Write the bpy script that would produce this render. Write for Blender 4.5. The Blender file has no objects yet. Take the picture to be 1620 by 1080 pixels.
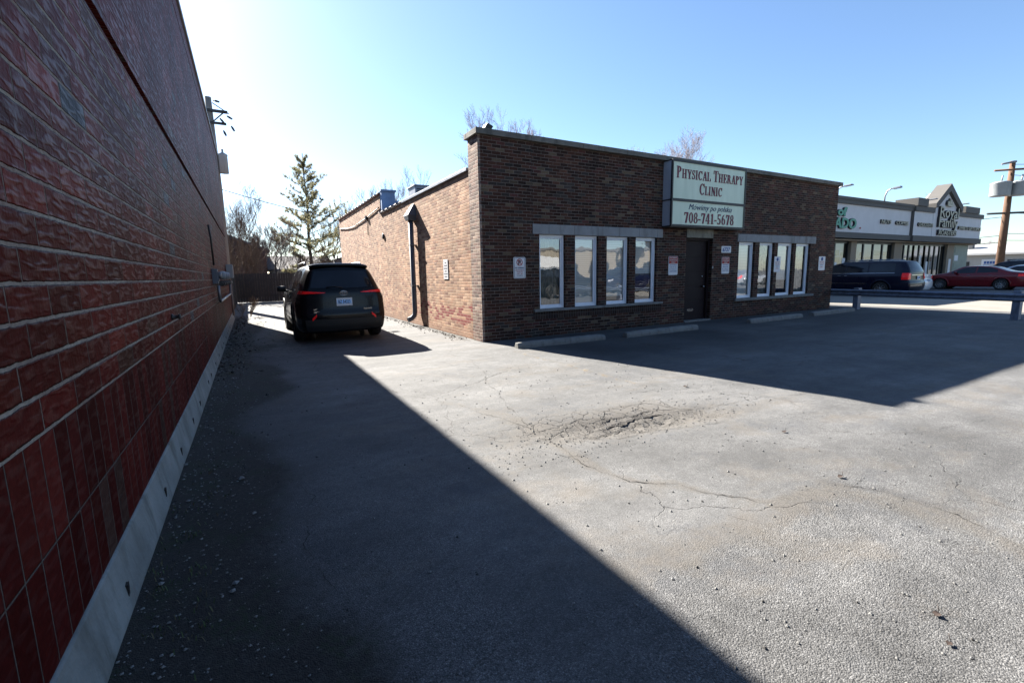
import bpy, math, random
import numpy as np
from mathutils import Vector, Matrix
from math import sin, cos, pi, radians as R

SC = bpy.context.scene
COL = SC.collection
# ------------------------------------------------------------------ camera
YAW, PITCH, ROLL, FPX, CAMH = 0.512380, 0.144999, -0.0194071, 728.484, 1.5
def cam_axes():
    f = Vector((sin(YAW), cos(YAW), 0)); rt = Vector((cos(YAW), -sin(YAW), 0)); up = Vector((0, 0, 1))
    F = f*cos(PITCH) - up*sin(PITCH); U = up*cos(PITCH) + f*sin(PITCH)
    return rt*cos(ROLL) + U*sin(ROLL), -rt*sin(ROLL) + U*cos(ROLL), F
cr, cu, cf = cam_axes()
cd = bpy.data.cameras.new('camera'); cam = bpy.data.objects.new('camera', cd); COL.objects.link(cam)
M = Matrix(((cr.x, cu.x, -cf.x, 0), (cr.y, cu.y, -cf.y, 0), (cr.z, cu.z, -cf.z, CAMH), (0, 0, 0, 1)))
cam.matrix_world = M
cd.sensor_width = 36; cd.lens = 36*FPX/1620; cd.clip_end = 3000; cd.clip_start = 0.05
SC.camera = cam
# ------------------------------------------------------------------ light
SUNV = Vector((-1.58, 7.0, 4.55)).normalized()
EL = math.asin(SUNV.z); AZ = math.atan2(SUNV.x, SUNV.y)
W = bpy.data.worlds.new("World"); SC.world = W; W.use_nodes = True
nt = W.node_tree; bg = nt.nodes['Background']; sky = nt.nodes.new('ShaderNodeTexSky')
sky.sky_type = 'NISHITA'; sky.sun_disc = False; sky.sun_elevation = EL; sky.sun_rotation = AZ
sky.air_density = 1.0; sky.dust_density = 0.35; sky.ozone_density = 4.0; sky.altitude = 200
nt.links.new(sky.outputs[0], bg.inputs[0]); bg.inputs[1].default_value = 0.043
sl = bpy.data.lights.new('sun', 'SUN'); sl.energy = 5.0; sl.angle = R(0.5); sl.color = (1, .94, .85)
so = bpy.data.objects.new('sun', sl); COL.objects.link(so)
so.rotation_euler = SUNV.to_track_quat('Z', 'Y').to_euler(); so.location = SUNV*60
SC.view_settings.view_transform = 'Standard'; SC.view_settings.look = 'None'
SC.view_settings.exposure = 2.5; SC.view_settings.gamma = 1
SC.render.engine = 'CYCLES'
SC.cycles.max_bounces = 6; SC.cycles.transparent_max_bounces = 12

# ------------------------------------------------------------------ mesh helpers
class MB:
    def __init__(s): s.v = []; s.f = []; s.mi = []; s.sm = []
    def add(s, vs, fs, mi=0, sm=False):
        b = len(s.v); s.v += [tuple(p) for p in vs]
        for f in fs: s.f.append([b+i for i in f]); s.mi.append(mi); s.sm.append(sm)
        return s
    def box(s, x0, x1, y0, y1, z0, z1, mi=0):
        v = [(x0,y0,z0),(x1,y0,z0),(x1,y1,z0),(x0,y1,z0),(x0,y0,z1),(x1,y0,z1),(x1,y1,z1),(x0,y1,z1)]
        return s.add(v, [(3,2,1,0),(4,5,6,7),(0,1,5,4),(1,2,6,5),(2,3,7,6),(3,0,4,7)], mi)
    def prism(s, pts, axis, a, b, mi=0):
        # pts 2D in the plane perpendicular to axis: x->(y,z) y->(x,z) z->(x,y)
        def P(p, t):
            return {'x': (t, p[0], p[1]), 'y': (p[0], t, p[1]), 'z': (p[0], p[1], t)}[axis]
        n = len(pts); v = [P(p, a) for p in pts] + [P(p, b) for p in pts]
        fs = [list(range(n)), list(range(2*n-1, n-1, -1))] + [(i, n+i, n+(i+1) % n, (i+1) % n) for i in range(n)]
        return s.add(v, fs, mi)
    def tube(s, pts, rad, n=8, mi=0, cap=True, sm=True):
        pts = [Vector(p) for p in pts]
        if not hasattr(rad, '__len__'): rad = [rad]*len(pts)
        vs = []; prev = None
        for i, p in enumerate(pts):
            d = (pts[min(i+1, len(pts)-1)] - pts[max(i-1, 0)])
            if d.length < 1e-9: d = Vector((0, 0, 1))
            d.normalize()
            if prev is None:
                a = Vector((0, 0, 1)) if abs(d.z) < .9 else Vector((1, 0, 0))
                u = d.cross(a).normalized()
            else:
                u = (prev - d*prev.dot(d)).normalized()
            prev = u; w = d.cross(u)
            for k in range(n):
                t = 2*pi*k/n; vs.append(p + (u*cos(t) + w*sin(t))*rad[i])
        fs = []
        for i in range(len(pts)-1):
            for k in range(n):
                fs.append((i*n+k, i*n+(k+1) % n, (i+1)*n+(k+1) % n, (i+1)*n+k))
        s.add(vs, fs, mi, sm)
        if cap and n > 2:
            b = len(s.v) - len(vs)
            s.f.append([b+k for k in range(n)][::-1]); s.mi.append(mi); s.sm.append(False)
            e = b+(len(pts)-1)*n
            s.f.append([e+k for k in range(n)]); s.mi.append(mi); s.sm.append(False)
        return s
    def lathe(s, prof, c, axis='x', n=32, mi=0, sm=True):
        # prof: list of (axial, radius)
        vs = []
        for a, r in prof:
            for k in range(n):
                t = 2*pi*k/n; p, q = r*cos(t), r*sin(t)
                o = {'x': (a, p, q), 'y': (p, a, q), 'z': (p, q, a)}[axis]
                vs.append((c[0]+o[0], c[1]+o[1], c[2]+o[2]))
        fs = [(i*n+k, i*n+(k+1) % n, (i+1)*n+(k+1) % n, (i+1)*n+k) for i in range(len(prof)-1) for k in range(n)]
        return s.add(vs, fs, mi, sm)
    def grid(s, P, mi=0, sm=True, skip=None):
        n, m = len(P), len(P[0])
        vs = [p for r in P for p in r]
        fs = []
        for i in range(n-1):
            for j in range(m-1):
                q = (i*m+j, i*m+j+1, (i+1)*m+j+1, (i+1)*m+j)
                if skip and skip(vs, q): continue
                fs.append(q)
        return s.add(vs, fs, mi, sm)
    def build(s, name, mats, parent=None, loc=None, bevel=0, weld=False, fixn=False, **kw):
        me = bpy.data.meshes.new(name)
        off = Vector(loc) if loc is not None else (Vector(parent['o']) if parent is not None and 'o' in parent else Vector((0,0,0)))
        me.from_pydata([(p[0]-off.x, p[1]-off.y, p[2]-off.z) for p in s.v], [], s.f)
        if not isinstance(mats, (list, tuple)): mats = [mats]
        for m in mats: me.materials.append(m)
        me.polygons.foreach_set('material_index', s.mi); me.polygons.foreach_set('use_smooth', s.sm)
        if weld or fixn:
            import bmesh
            bm = bmesh.new(); bm.from_mesh(me)
            if weld: bmesh.ops.remove_doubles(bm, verts=bm.verts, dist=1e-5)
            bmesh.ops.recalc_face_normals(bm, faces=bm.faces)
            bm.to_mesh(me); bm.free()
        me.update()
        # metric box UVs (world metres)
        uv = me.uv_layers.new(name='UVMap')
        nl = len(me.loops); vi = np.empty(nl, np.int32); me.loops.foreach_get('vertex_index', vi)
        co = np.empty(len(me.vertices)*3); me.vertices.foreach_get('co', co); co = co.reshape(-1, 3) + np.array(off)
        npoly = len(me.polygons); no = np.empty(npoly*3); me.polygons.foreach_get('normal', no); no = np.abs(no.reshape(-1, 3))
        lt = np.empty(npoly, np.int32); me.polygons.foreach_get('loop_total', lt)
        ax = np.repeat(np.argmax(no, axis=1), lt); c = co[vi]
        u = np.where(ax == 0, c[:, 1], c[:, 0]); v = np.where(ax == 2, c[:, 1], c[:, 2])
        uv.data.foreach_set('uv', np.stack([u, v], 1).ravel())
        o = bpy.data.objects.new(name, me); COL.objects.link(o)
        if parent is not None: o.parent = parent
        else: o.location = off
        o['o'] = tuple(off)
        if bevel:
            b = o.modifiers.new('bevel', 'BEVEL'); b.width = bevel; b.segments = 2; b.limit_method = 'ANGLE'; b.angle_limit = R(40)
        return o

def tag(o, label=None, cat=None, group=None, kind=None):
    if label: o['label'] = label
    if cat: o['category'] = cat
    if group: o['group'] = group
    if kind: o['kind'] = kind
    return o
def thing(name, loc, label, cat, group=None):
    o = bpy.data.objects.new(name, None); COL.objects.link(o); o.location = loc; o['o'] = tuple(loc)
    o.empty_display_size = .2
    return tag(o, label, cat, group)
def copy_tree(o, loc, label, rz=None, group=None):
    kids = [c for c in bpy.data.objects if c.parent == o]
    def rec(src, par):
        c = src.copy(); COL.objects.link(c); c.parent = par
        for k in [k for k in bpy.data.objects if k.parent == src]: rec(k, c)
        return c
    r = o.copy(); COL.objects.link(r); r.location = loc
    if rz is not None: r.rotation_euler = (0, 0, rz)
    r['label'] = label
    if group: r['group'] = group
    for k in kids: rec(k, r)
    return r

# ------------------------------------------------------------------ materials
class NG:
    def __init__(s, name):
        m = bpy.data.materials.new(name); m.use_nodes = True; s.m = m; s.t = m.node_tree
        s.b = s.t.nodes['Principled BSDF']; s.out = s.t.nodes['Material Output']
    def n(s, typ, **k):
        x = s.t.nodes.new(typ)
        for a, b in k.items(): setattr(x, a, b)
        return x
    def l(s, a, b): s.t.links.new(a, b)
    def setin(s, node, i, v):
        if isinstance(v, bpy.types.NodeSocket): s.l(v, node.inputs[i])
        elif v is not None: node.inputs[i].default_value = v
    def math(s, op, a, b=None, c=None, clamp=False):
        x = s.n('ShaderNodeMath', operation=op, use_clamp=clamp)
        s.setin(x, 0, a); s.setin(x, 1, b); s.setin(x, 2, c); return x.outputs[0]
    def mix(s, f, a, b, blend='MIX'):
        x = s.n('ShaderNodeMix', data_type='RGBA', blend_type=blend)
        s.setin(x, 0, f)
        for i, v in ((6, a), (7, b)):
            if isinstance(v, tuple) and len(v) == 3: v = (*v, 1)
            s.setin(x, i, v)
        return x.outputs[2]
    def noise(s, vec, scale, detail=3, rough=.5, dist=0, dim='3D'):
        x = s.n('ShaderNodeTexNoise', noise_dimensions=dim)
        if vec is not None: s.l(vec, x.inputs['Vector'])
        x.inputs['Scale'].default_value = scale; x.inputs['Detail'].default_value = detail
        x.inputs['Roughness'].default_value = rough; x.inputs['Distortion'].default_value = dist
        return x.outputs[0]
    def vor(s, vec, scale, feature='F1', out=0, rnd=1):
        x = s.n('ShaderNodeTexVoronoi', feature=feature); s.l(vec, x.inputs['Vector'])
        x.inputs['Scale'].default_value = scale; x.inputs['Randomness'].default_value = rnd
        return x.outputs[out]
    def ramp(s, f, pts, interp='LINEAR'):
        x = s.n('ShaderNodeValToRGB'); cr_ = x.color_ramp; cr_.interpolation = interp
        while len(cr_.elements) < len(pts): cr_.elements.new(.5)
        for e, (p, c) in zip(cr_.elements, pts):
            e.position = p; e.color = (*c, 1) if isinstance(c, tuple) else (c, c, c, 1)
        s.l(f, x.inputs[0]); return x.outputs[0]
    def mapr(s, f, a, b, c=0, d=1):
        x = s.n('ShaderNodeMapRange', clamp=True); s.l(f, x.inputs[0])
        for i, v in enumerate((a, b, c, d)): x.inputs[i+1].default_value = v
        return x.outputs[0]
    def sep(s, v):
        x = s.n('ShaderNodeSeparateXYZ'); s.l(v, x.inputs[0]); return x.outputs
    def comb(s, a, b, c=0):
        x = s.n('ShaderNodeCombineXYZ'); s.setin(x, 0, a); s.setin(x, 1, b); s.setin(x, 2, c); return x.outputs[0]
    def vmul(s, v, t):
        x = s.n('ShaderNodeVectorMath', operation='MULTIPLY'); s.l(v, x.inputs[0]); x.inputs[1].default_value = t; return x.outputs[0]
    def bump(s, h, strength=.5, dist=.01, nrm=None):
        x = s.n('ShaderNodeBump'); x.inputs['Strength'].default_value = strength; x.inputs['Distance'].default_value = dist
        s.l(h, x.inputs['Height'])
        if nrm is not None: s.l(nrm, x.inputs['Normal'])
        return x.outputs[0]
    def obj(s): return s.n('ShaderNodeTexCoord').outputs['Object']
    def geo(s): return s.n('ShaderNodeNewGeometry').outputs['Position']
    def uv(s): return s.n('ShaderNodeTexCoord').outputs['UV']
    def attr(s, name): return s.n('ShaderNodeAttribute', attribute_name=name).outputs['Fac']
    def set(s, **k):
        names = dict(col='Base Color', rough='Roughness', metal='Metallic', nrm='Normal', spec='Specular IOR Level', ior='IOR', coat='Coat Weight', alpha='Alpha', trans='Transmission Weight', coatr='Coat Roughness')
        for a, b in k.items():
            i = s.b.inputs[names[a]]
            if isinstance(b, tuple) and len(b) == 3: b = (*b, 1)
            if isinstance(b, bpy.types.NodeSocket): s.l(b, i)
            else: i.default_value = b
        return s.m

AF = .52
def flat(name, col, rough=.6, metal=0, var=.12, scale=3, bump=0, bscale=60, spec=.5, coat=0, stain=None, af=None):
    af = AF if af is None else af; col = tuple(c*af for c in col)
    if stain: stain = tuple(c*af for c in stain)
    g = NG(name); p = g.geo() if False else g.obj()
    n = g.noise(p, scale, 5, .6)
    f = g.mapr(n, .3, .7, 1-var, 1+var)
    c = g.mix(1.0, col, g.comb(f, f, f), 'MULTIPLY')
    if stain:
        m = g.mapr(g.noise(g.vmul(p, (1, 1, .25)), scale*1.7, 6, .65), .52, .68)
        c = g.mix(m, c, stain)
    rr = g.mapr(n, .3, .7, max(rough-.06, 0), min(rough+.06, 1))
    g.set(col=c, rough=rr, metal=metal, spec=spec, coat=coat)
    if bump: g.set(nrm=g.bump(g.noise(p, bscale, 4), bump, .01))
    return g.m

def brick(name, w, h, mt, pal, mortar, swap=False, offs=.5, rough=.85, bumpd=.004, wob=.0015, spec=.3, vthin=1.0, sheen=0, stain=None, extra=None, af=.52, u0=0, vdark=1.0):
    pal = [(tuple(x*af for x in c), q) for c, q in pal]; mortar = tuple(x*af for x in mortar)
    g = NG(name); uv = g.uv(); s_ = g.sep(uv)
    U, V = (g.math('SUBTRACT', s_[1], u0), s_[0]) if swap else (s_[0], s_[1])
    if swap: wob = wob*.3
    wn = g.noise(uv, 14, 3); wv = g.math('MULTIPLY', g.math('SUBTRACT', wn, .5), wob*8)
    wn2 = g.noise(uv, 60, 2); wv2 = g.math('MULTIPLY', g.math('SUBTRACT', wn2, .5), wob*4)
    V = g.math('ADD', V, g.math('ADD', wv, wv2)); U = g.math('ADD', U, wv2)
    vr = g.math('DIVIDE', V, h); row = g.math('FLOOR', vr); fv = g.math('SUBTRACT', vr, row)
    par = g.math('MULTIPLY', g.math('FLOORED_MODULO', row, 2.0), offs)
    jit = g.n('ShaderNodeTexWhiteNoise', noise_dimensions='1D'); g.l(row, jit.inputs['W'])
    par = g.math('ADD', par, g.math('MULTIPLY', jit.outputs[0], 0.0 if swap else .12))
    ur = g.math('ADD', g.math('DIVIDE', U, w), par); c_ = g.math('FLOOR', ur); fu = g.math('SUBTRACT', ur, c_)
    du = g.math('MULTIPLY', g.math('MINIMUM', fu, g.math('SUBTRACT', 1.0, fu)), w*vthin)
    dv = g.math('MULTIPLY', g.math('MINIMUM', fv, g.math('SUBTRACT', 1.0, fv)), h)
    d = g.math('MINIMUM', du, dv)
    mask = g.mapr(d, mt*.5-.0012, mt*.5+.0012)       # 0 mortar 1 brick
    wt = g.n('ShaderNodeTexWhiteNoise', noise_dimensions='2D'); g.l(g.comb(c_, row), wt.inputs['Vector'])
    k = 0; pts = []
    tot = sum(q[1] for q in pal)
    for c, q in pal: pts.append((k/tot, c)); k += q
    col = g.ramp(wt.outputs[0], pts, 'CONSTANT')
    ws = g.sep(wt.outputs[1]); br = g.mapr(ws[1], 0, 1, .72, 1.28)
    n1 = g.noise(uv, 35, 5, .65); b2 = g.mapr(n1, .25, .75, .72, 1.28)
    br = g.math('MULTIPLY', br, b2)
    n0 = g.noise(uv, .7, 4, .6); br = g.math('MULTIPLY', br, g.mapr(n0, .3, .7, .82, 1.2))
    st_ = g.noise(g.vmul(uv, (2.6, .28, 1)), 1.0, 5, .65); br = g.math('MULTIPLY', br, g.mapr(st_, .35, .65, .80, 1.14))
    col = g.mix(1.0, col, g.comb(br, br, br), 'MULTIPLY')
    if stain:
        m = g.mapr(g.noise(g.vmul(uv, (1, .6, 1)), 1.3, 5, .6), .55, .7, 0, .6)
        col = g.mix(m, col, stain)
    mn = g.mapr(g.noise(uv, 45, 3), .3, .7, .75, 1.2)
    mc = g.mix(1.0, mortar, g.comb(mn, mn, mn), 'MULTIPLY')
    # dirty joints
    md = g.mapr(g.noise(uv, 2.2, 4, .6), .42, .62, 0, .75)
    mc = g.mix(md, mc, g.mix(.5, mc, col))
    if vdark < 1: mc = g.mix(g.math('MULTIPLY', g.math('LESS_THAN', du, g.math('MULTIPLY', dv, .8)), 1-vdark), mc, g.mix(.5, col, (.02,.01,.01)))
    if extra: col = extra(g, uv, col, ws)
    fin = g.mix(mask, mc, col)
    hgt = g.math('ADD', g.math('MULTIPLY', g.mapr(d, mt*.35, mt*.5+.004), 1.0), g.math('MULTIPLY', n1, .35))
    nr = g.bump(hgt, 1.0, bumpd)
    if sheen:
        wv_ = g.noise(g.vmul(uv, (9, 30, 1)), 1.0, 1, .4, .35)
        rg_ = g.mapr(wv_, .42, .66)
        wv3 = g.noise(g.vmul(uv, (50, 30, 1)), 1.0, 1, .5, .2)
        hh = g.math('MULTIPLY', g.math('ADD', rg_, g.math('MULTIPLY', wv3, .5)), mask)
        nr = g.bump(hh, 1.0, sheen, nr)
        spec = g.mapr(g.math('MULTIPLY', g.math('ADD', rg_, g.math('MULTIPLY', wv3, .35)), g.mapr(n0, .3, .7, .6, 1.2)), .45, 1.2, .02, spec)
        col = col
        rough = g.mapr(mask, 0, 1, .9, rough)
    g.set(col=fin, rough=rough, nrm=nr, spec=spec)
    return g.m

MT = {}
def M_(k): return MT[k]
MT['white'] = flat('white_paint', (.78,.78,.77), .45, var=.05)
MT['frame'] = flat('window_frame_white', (.70,.74,.80), .4, var=.04, af=.95)
MT['stone'] = flat('limestone', (.40,.41,.42), .85, var=.15, scale=2.5, bump=.3, stain=(.26,.26,.25))
MT['coping'] = flat('coping_stone', (.23,.22,.195), .9, var=.25, scale=3, bump=.4, stain=(.12,.115,.10))
MT['lintel_old'] = flat('weathered_lintel', (.36,.35,.29), .9, var=.3, scale=4, stain=(.15,.14,.11))
MT['concrete'] = flat('concrete', (.30,.30,.285), .92, var=.2, scale=5, bump=.5, bscale=40, stain=(.20,.20,.19))
MT['foundation'] = flat('foundation_concrete', (.40,.42,.40), .92, var=.28, scale=2.5, bump=.5, bscale=35, stain=(.24,.245,.22), spec=.2)
MT['metalgrey'] = flat('grey_metal', (.33,.34,.36), .45, .6, var=.1)
MT['signside'] = flat('sign_side_panel', (.62,.66,.74), .6, var=.08)
MT['spout'] = flat('downspout_grey', (.16,.18,.22), .6, var=.12, spec=.3)
MT['galv'] = flat('galvanised_metal', (.30,.34,.42), .5, .35, var=.15, scale=4)
MT['railmat'] = flat('painted_guardrail', (.24,.29,.39), .6, .2, var=.25, scale=6, stain=(.14,.15,.18))
MT['dark'] = flat('dark_metal', (.02,.02,.022), .5)
MT['black'] = flat('black_plastic', (.012,.012,.013), .55)
MT['doorm'] = flat('dark_door_paint', (.030,.018,.020), .6, var=.1, spec=.15)
MT['bluepaint'] = flat('blue_parapet_paint', (.30,.46,.75), .75, var=.2, scale=2, stain=(.14,.2,.32))
MT['terra'] = flat('terracotta_coping', (.26,.085,.05), .7, var=.3, scale=6)
MT['terralight'] = flat('weathered_coping_tile', (.40,.33,.30), .7, var=.3, scale=6)
MT['roofgravel'] = flat('flat_roof', (.15,.15,.15), .95)
MT['rubber'] = flat('tyre_rubber', (.018,.018,.019), .85, var=.2)
MT['alloy'] = flat('alloy_rim', (.45,.46,.48), .3, .9, var=.05)
MT['darkalloy'] = flat('dark_alloy_rim', (.10,.10,.11), .35, .8)
MT['chrome'] = flat('chrome_trim', (.62,.63,.65), .15, 1.0, var=.03)
MT['red_lens'] = flat('red_lens', (.95,.012,.012), .25, var=.04, spec=.3, coat=.2, af=1)
MT['clear_lens'] = flat('clear_lens', (.55,.57,.62), .1, .4, var=.04)
MT['yellow'] = flat('yellow_paint', (.6,.42,.12), .8, var=.2)
MT['wood'] = flat('weathered_fence_wood', (.055,.05,.045), .9, var=.35, scale=4, bump=.5, bscale=30)
MT['polewood'] = flat('utility_pole_wood', (.36,.32,.28), .9, var=.2, scale=3, bump=.5)
MT['polebrown'] = flat('brown_pole_wood', (.20,.11,.065), .9, var=.25, scale=3, bump=.5)
MT['bark'] = flat('bark', (.10,.08,.065), .95, var=.3, scale=8)
MT['barklight'] = flat('twig_bark', (.30,.25,.23), .95, var=.2, scale=8)
MT['barkpink'] = flat('pinkish_twigs', (.46,.41,.45), .95, var=.2, scale=8)
MT['shrubtwig'] = flat('brown_shrub_twigs', (.20,.14,.10), .95, var=.3, scale=8)
MT['maroon'] = flat('maroon_lettering', (.26,.012,.06), .6, var=.05)
MT['navy'] = flat('navy_lettering', (.035,.06,.17), .6, var=.05)
MT['redink'] = flat('red_sign_ink', (.55,.045,.04), .6, var=.05)
MT['blueink'] = flat('blue_sign_ink', (.03,.13,.45), .6, var=.05)
MT['ink'] = flat('black_sign_ink', (.03,.03,.04), .6)
MT['signwhite'] = flat('sign_plate_white', (.72,.73,.76), .5, var=.04, af=.75)
MT['greenlet'] = flat('green_lettering', (.06,.42,.28), .5, var=.05)
MT['creamlet'] = flat('cream_lettering', (.62,.58,.44), .5, var=.05)
MT['stucco'] = flat('white_stucco', (.66,.65,.66), .9, var=.06, scale=1.2, bump=.15, af=.78)
MT['trimgrey'] = flat('grey_cornice', (.17,.16,.15), .85, var=.08)
MT['tan'] = flat('tan_pillar', (.44,.34,.24), .85, var=.07)
MT['paleposter'] = flat('pale_green_panel', (.48,.52,.42), .8, var=.12, scale=2)
MT['mullion'] = flat('dark_mullion', (.02,.02,.02), .4)
MT['transf'] = flat('transformer_grey', (.42,.46,.48), .5, var=.08)
MT['shingle'] = flat('grey_shingles', (.20,.19,.20), .9, var=.2, scale=6)
MT['siding'] = flat('pale_siding', (.62,.60,.56), .8, var=.06)
MT['beige'] = flat('beige_wall', (.34,.29,.22), .85, var=.08)
MT['metalroof'] = flat('pale_metal_roof', (.50,.51,.52), .5, var=.06)
MT['leaf'] = flat('dead_leaf', (.055,.032,.022), .8, var=.4, scale=9)
MT['signlines'] = flat('small_print', (.25,.27,.33), .6)

def paint(name, col, metal=.3, rough=.3, coat=1):
    g = NG(name); p = g.obj(); n = g.noise(p, 2.2, 5, .6)
    dust = g.mapr(n, .35, .75, 0, .03); c = g.mix(dust, col, (.2, .19, .17))
    g.set(col=c, metal=metal, rough=g.mapr(n, .3, .7, rough-.05, rough+.08), coat=coat, coatr=.04, spec=.18)
    return g.m
MT['suvpaint'] = paint('black_car_paint', (.002,.0025,.004), 0, .22, .12)
MT['vanpaint'] = paint('navy_car_paint', (.002,.0035,.016), 0, .3, .2)
MT['redpaint'] = paint('dark_red_car_paint', (.13,.006,.010), .1, .3, .5)
MT['whitepaint'] = paint('white_car_paint', (.6,.62,.64), 0, .3)
MT['silverpaint'] = paint('silver_car_paint', (.35,.37,.40), .5, .3)
def carglass():
    g = NG('car_glass'); n = g.noise(g.obj(), 1.5, 3)
    g.set(col=g.ramp(n, [(.3, (.006,.008,.012)), (.7, (.014,.018,.026))]), rough=.04, spec=.35)
    return g.m
MT['carglass'] = carglass()
def pane(name, tint=(.35,.40,.45), refl=.5):
    g = NG(name); t = g.t
    gl = g.n('ShaderNodeBsdfGlossy'); gl.inputs['Roughness'].default_value = .015; gl.inputs['Color'].default_value = (.92,.95,1,1)
    tr = g.n('ShaderNodeBsdfTransparent'); tr.inputs['Color'].default_value = (*tint, 1)
    fr = g.n('ShaderNodeFresnel'); fr.inputs['IOR'].default_value = 1.5
    f = g.math('ADD', g.math('MULTIPLY', fr.outputs[0], 1.3), refl, clamp=True)
    bp = g.bump(g.noise(g.obj(), 1.8, 2), .25, .01); g.l(bp, gl.inputs['Normal'])
    mx = g.n('ShaderNodeMixShader'); g.l(f, mx.inputs[0]); g.l(tr.outputs[0], mx.inputs[1]); g.l(gl.outputs[0], mx.inputs[2])
    g.l(mx.outputs[0], g.out.inputs[0]); t.nodes.remove(g.b)
    return g.m
MT['pane'] = pane('window_glass', (.9,.93,.95), .13)
MT['shopglass'] = pane('storefront_glass', (.5,.55,.58), .02)
def blind():
    g = NG('window_blind'); z = g.sep(g.obj())[2]
    s_ = g.math('SINE', g.math('MULTIPLY', z, 130.0)); f = g.mapr(s_, -1, 1, .78, 1.05)
    g.set(col=g.mix(1.0, (.62,.63,.60), g.comb(f, f, f), 'MULTIPLY'), rough=.8); return g.m
MT['blind'] = blind()
MT['curtain'] = flat('patterned_curtain', (.30,.31,.25), .9, var=.6, scale=9, stain=(.05,.07,.05))
def signface():
    g = NG('sign_face'); p = g.obj()
    n = g.noise(g.vmul(p, (3, 1, .5)), 1.6, 5, .6); c = g.ramp(n, [(.3, (.46,.54,.42)), (.7, (.55,.63,.50))])
    g.set(col=c, rough=.35); return g.m
MT['signface'] = signface()

def wallred(g, uv, col, ws):
    return col
MT['redbrick'] = brick('red_glazed_brick', .355, .125, .016,
    [((.150,.019,.015),7),((.115,.016,.013),4),((.185,.028,.020),3),((.13,.05,.035),.9),((.085,.09,.11),.4)],
    (.50,.43,.36), offs=.37, rough=.5, bumpd=.006, spec=.14, vthin=1.7, sheen=.0038, vdark=.6)
MT['redsoldier'] = brick('red_soldier_brick', .3715, .128, .007,
    [((.120,.017,.014),7),((.095,.014,.012),4),((.145,.023,.018),3),((.09,.045,.035),1.4)],
    (.20,.175,.15), swap=True, offs=0, rough=.6, bumpd=.005, spec=.12, sheen=.001, u0=-.1165)
MT['redband'] = brick('red_upper_brick', .355, .125, .008,
    [((.150,.020,.017),7),((.125,.017,.014),4),((.18,.035,.028),3),((.13,.08,.07),.8)],
    (.26,.14,.12), offs=.37, rough=.5, bumpd=.004, spec=.15, vthin=1.8, sheen=.0045)
MT['brownbrick'] = brick('brown_brick', .213, .0712, .010,
    [((.066,.028,.019),6),((.038,.020,.015),5),((.088,.040,.026),3),((.125,.09,.06),1.3),((.05,.04,.035),2.5),((.09,.035,.03),1)],
    (.21,.175,.15), rough=.9, bumpd=.005, spec=.2, vthin=1.2, af=.72)
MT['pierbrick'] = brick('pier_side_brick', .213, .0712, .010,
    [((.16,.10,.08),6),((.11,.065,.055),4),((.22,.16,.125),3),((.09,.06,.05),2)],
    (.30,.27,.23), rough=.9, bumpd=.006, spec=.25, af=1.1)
def tanfix(g, uv, col, ws):
    # spalled red band low on the wall
    s_ = g.sep(uv); n = g.noise(uv, 2.2, 4, .6)
    z = g.math('ADD', s_[1], g.math('MULTIPLY', g.math('SUBTRACT', n, .5), .7))
    m = g.math('MULTIPLY', g.mapr(z, .30, .38), g.mapr(z, .70, .78, 1, 0))
    m2 = g.math('MULTIPLY', m, g.mapr(ws[0], .45, .5))
    m2 = g.math('MULTIPLY', m2, g.mapr(s_[0], 13.2, 14.5, 1, .25))
    col = g.mix(m2, col, (.17,.035,.03))
    low = g.mapr(s_[1], .0, .3, .8, 0)
    return g.mix(low, col, (.22,.125,.085))
MT['tanbrick'] = brick('tan_brick', .213, .0712, .010,
    [((.35,.215,.14),8),((.31,.175,.112),6),((.40,.265,.18),4),((.21,.105,.07),2.4),((.26,.155,.11),2)],
    (.33,.245,.185), rough=.92, bumpd=.006, spec=.2, extra=tanfix, af=.9)
MT['soldierbrown'] = brick('brown_soldier_brick', .26, .075, .010,
    [((.055,.028,.022),5),((.04,.022,.02),5),((.07,.04,.03),2)], (.15,.135,.12), swap=True, offs=0, rough=.9)
MT['housebrick'] = brick('house_brick', .4, .14, .02, [((.20,.10,.07),5),((.16,.08,.06),3)], (.25,.2,.17))
MT['glue'] = None

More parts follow.
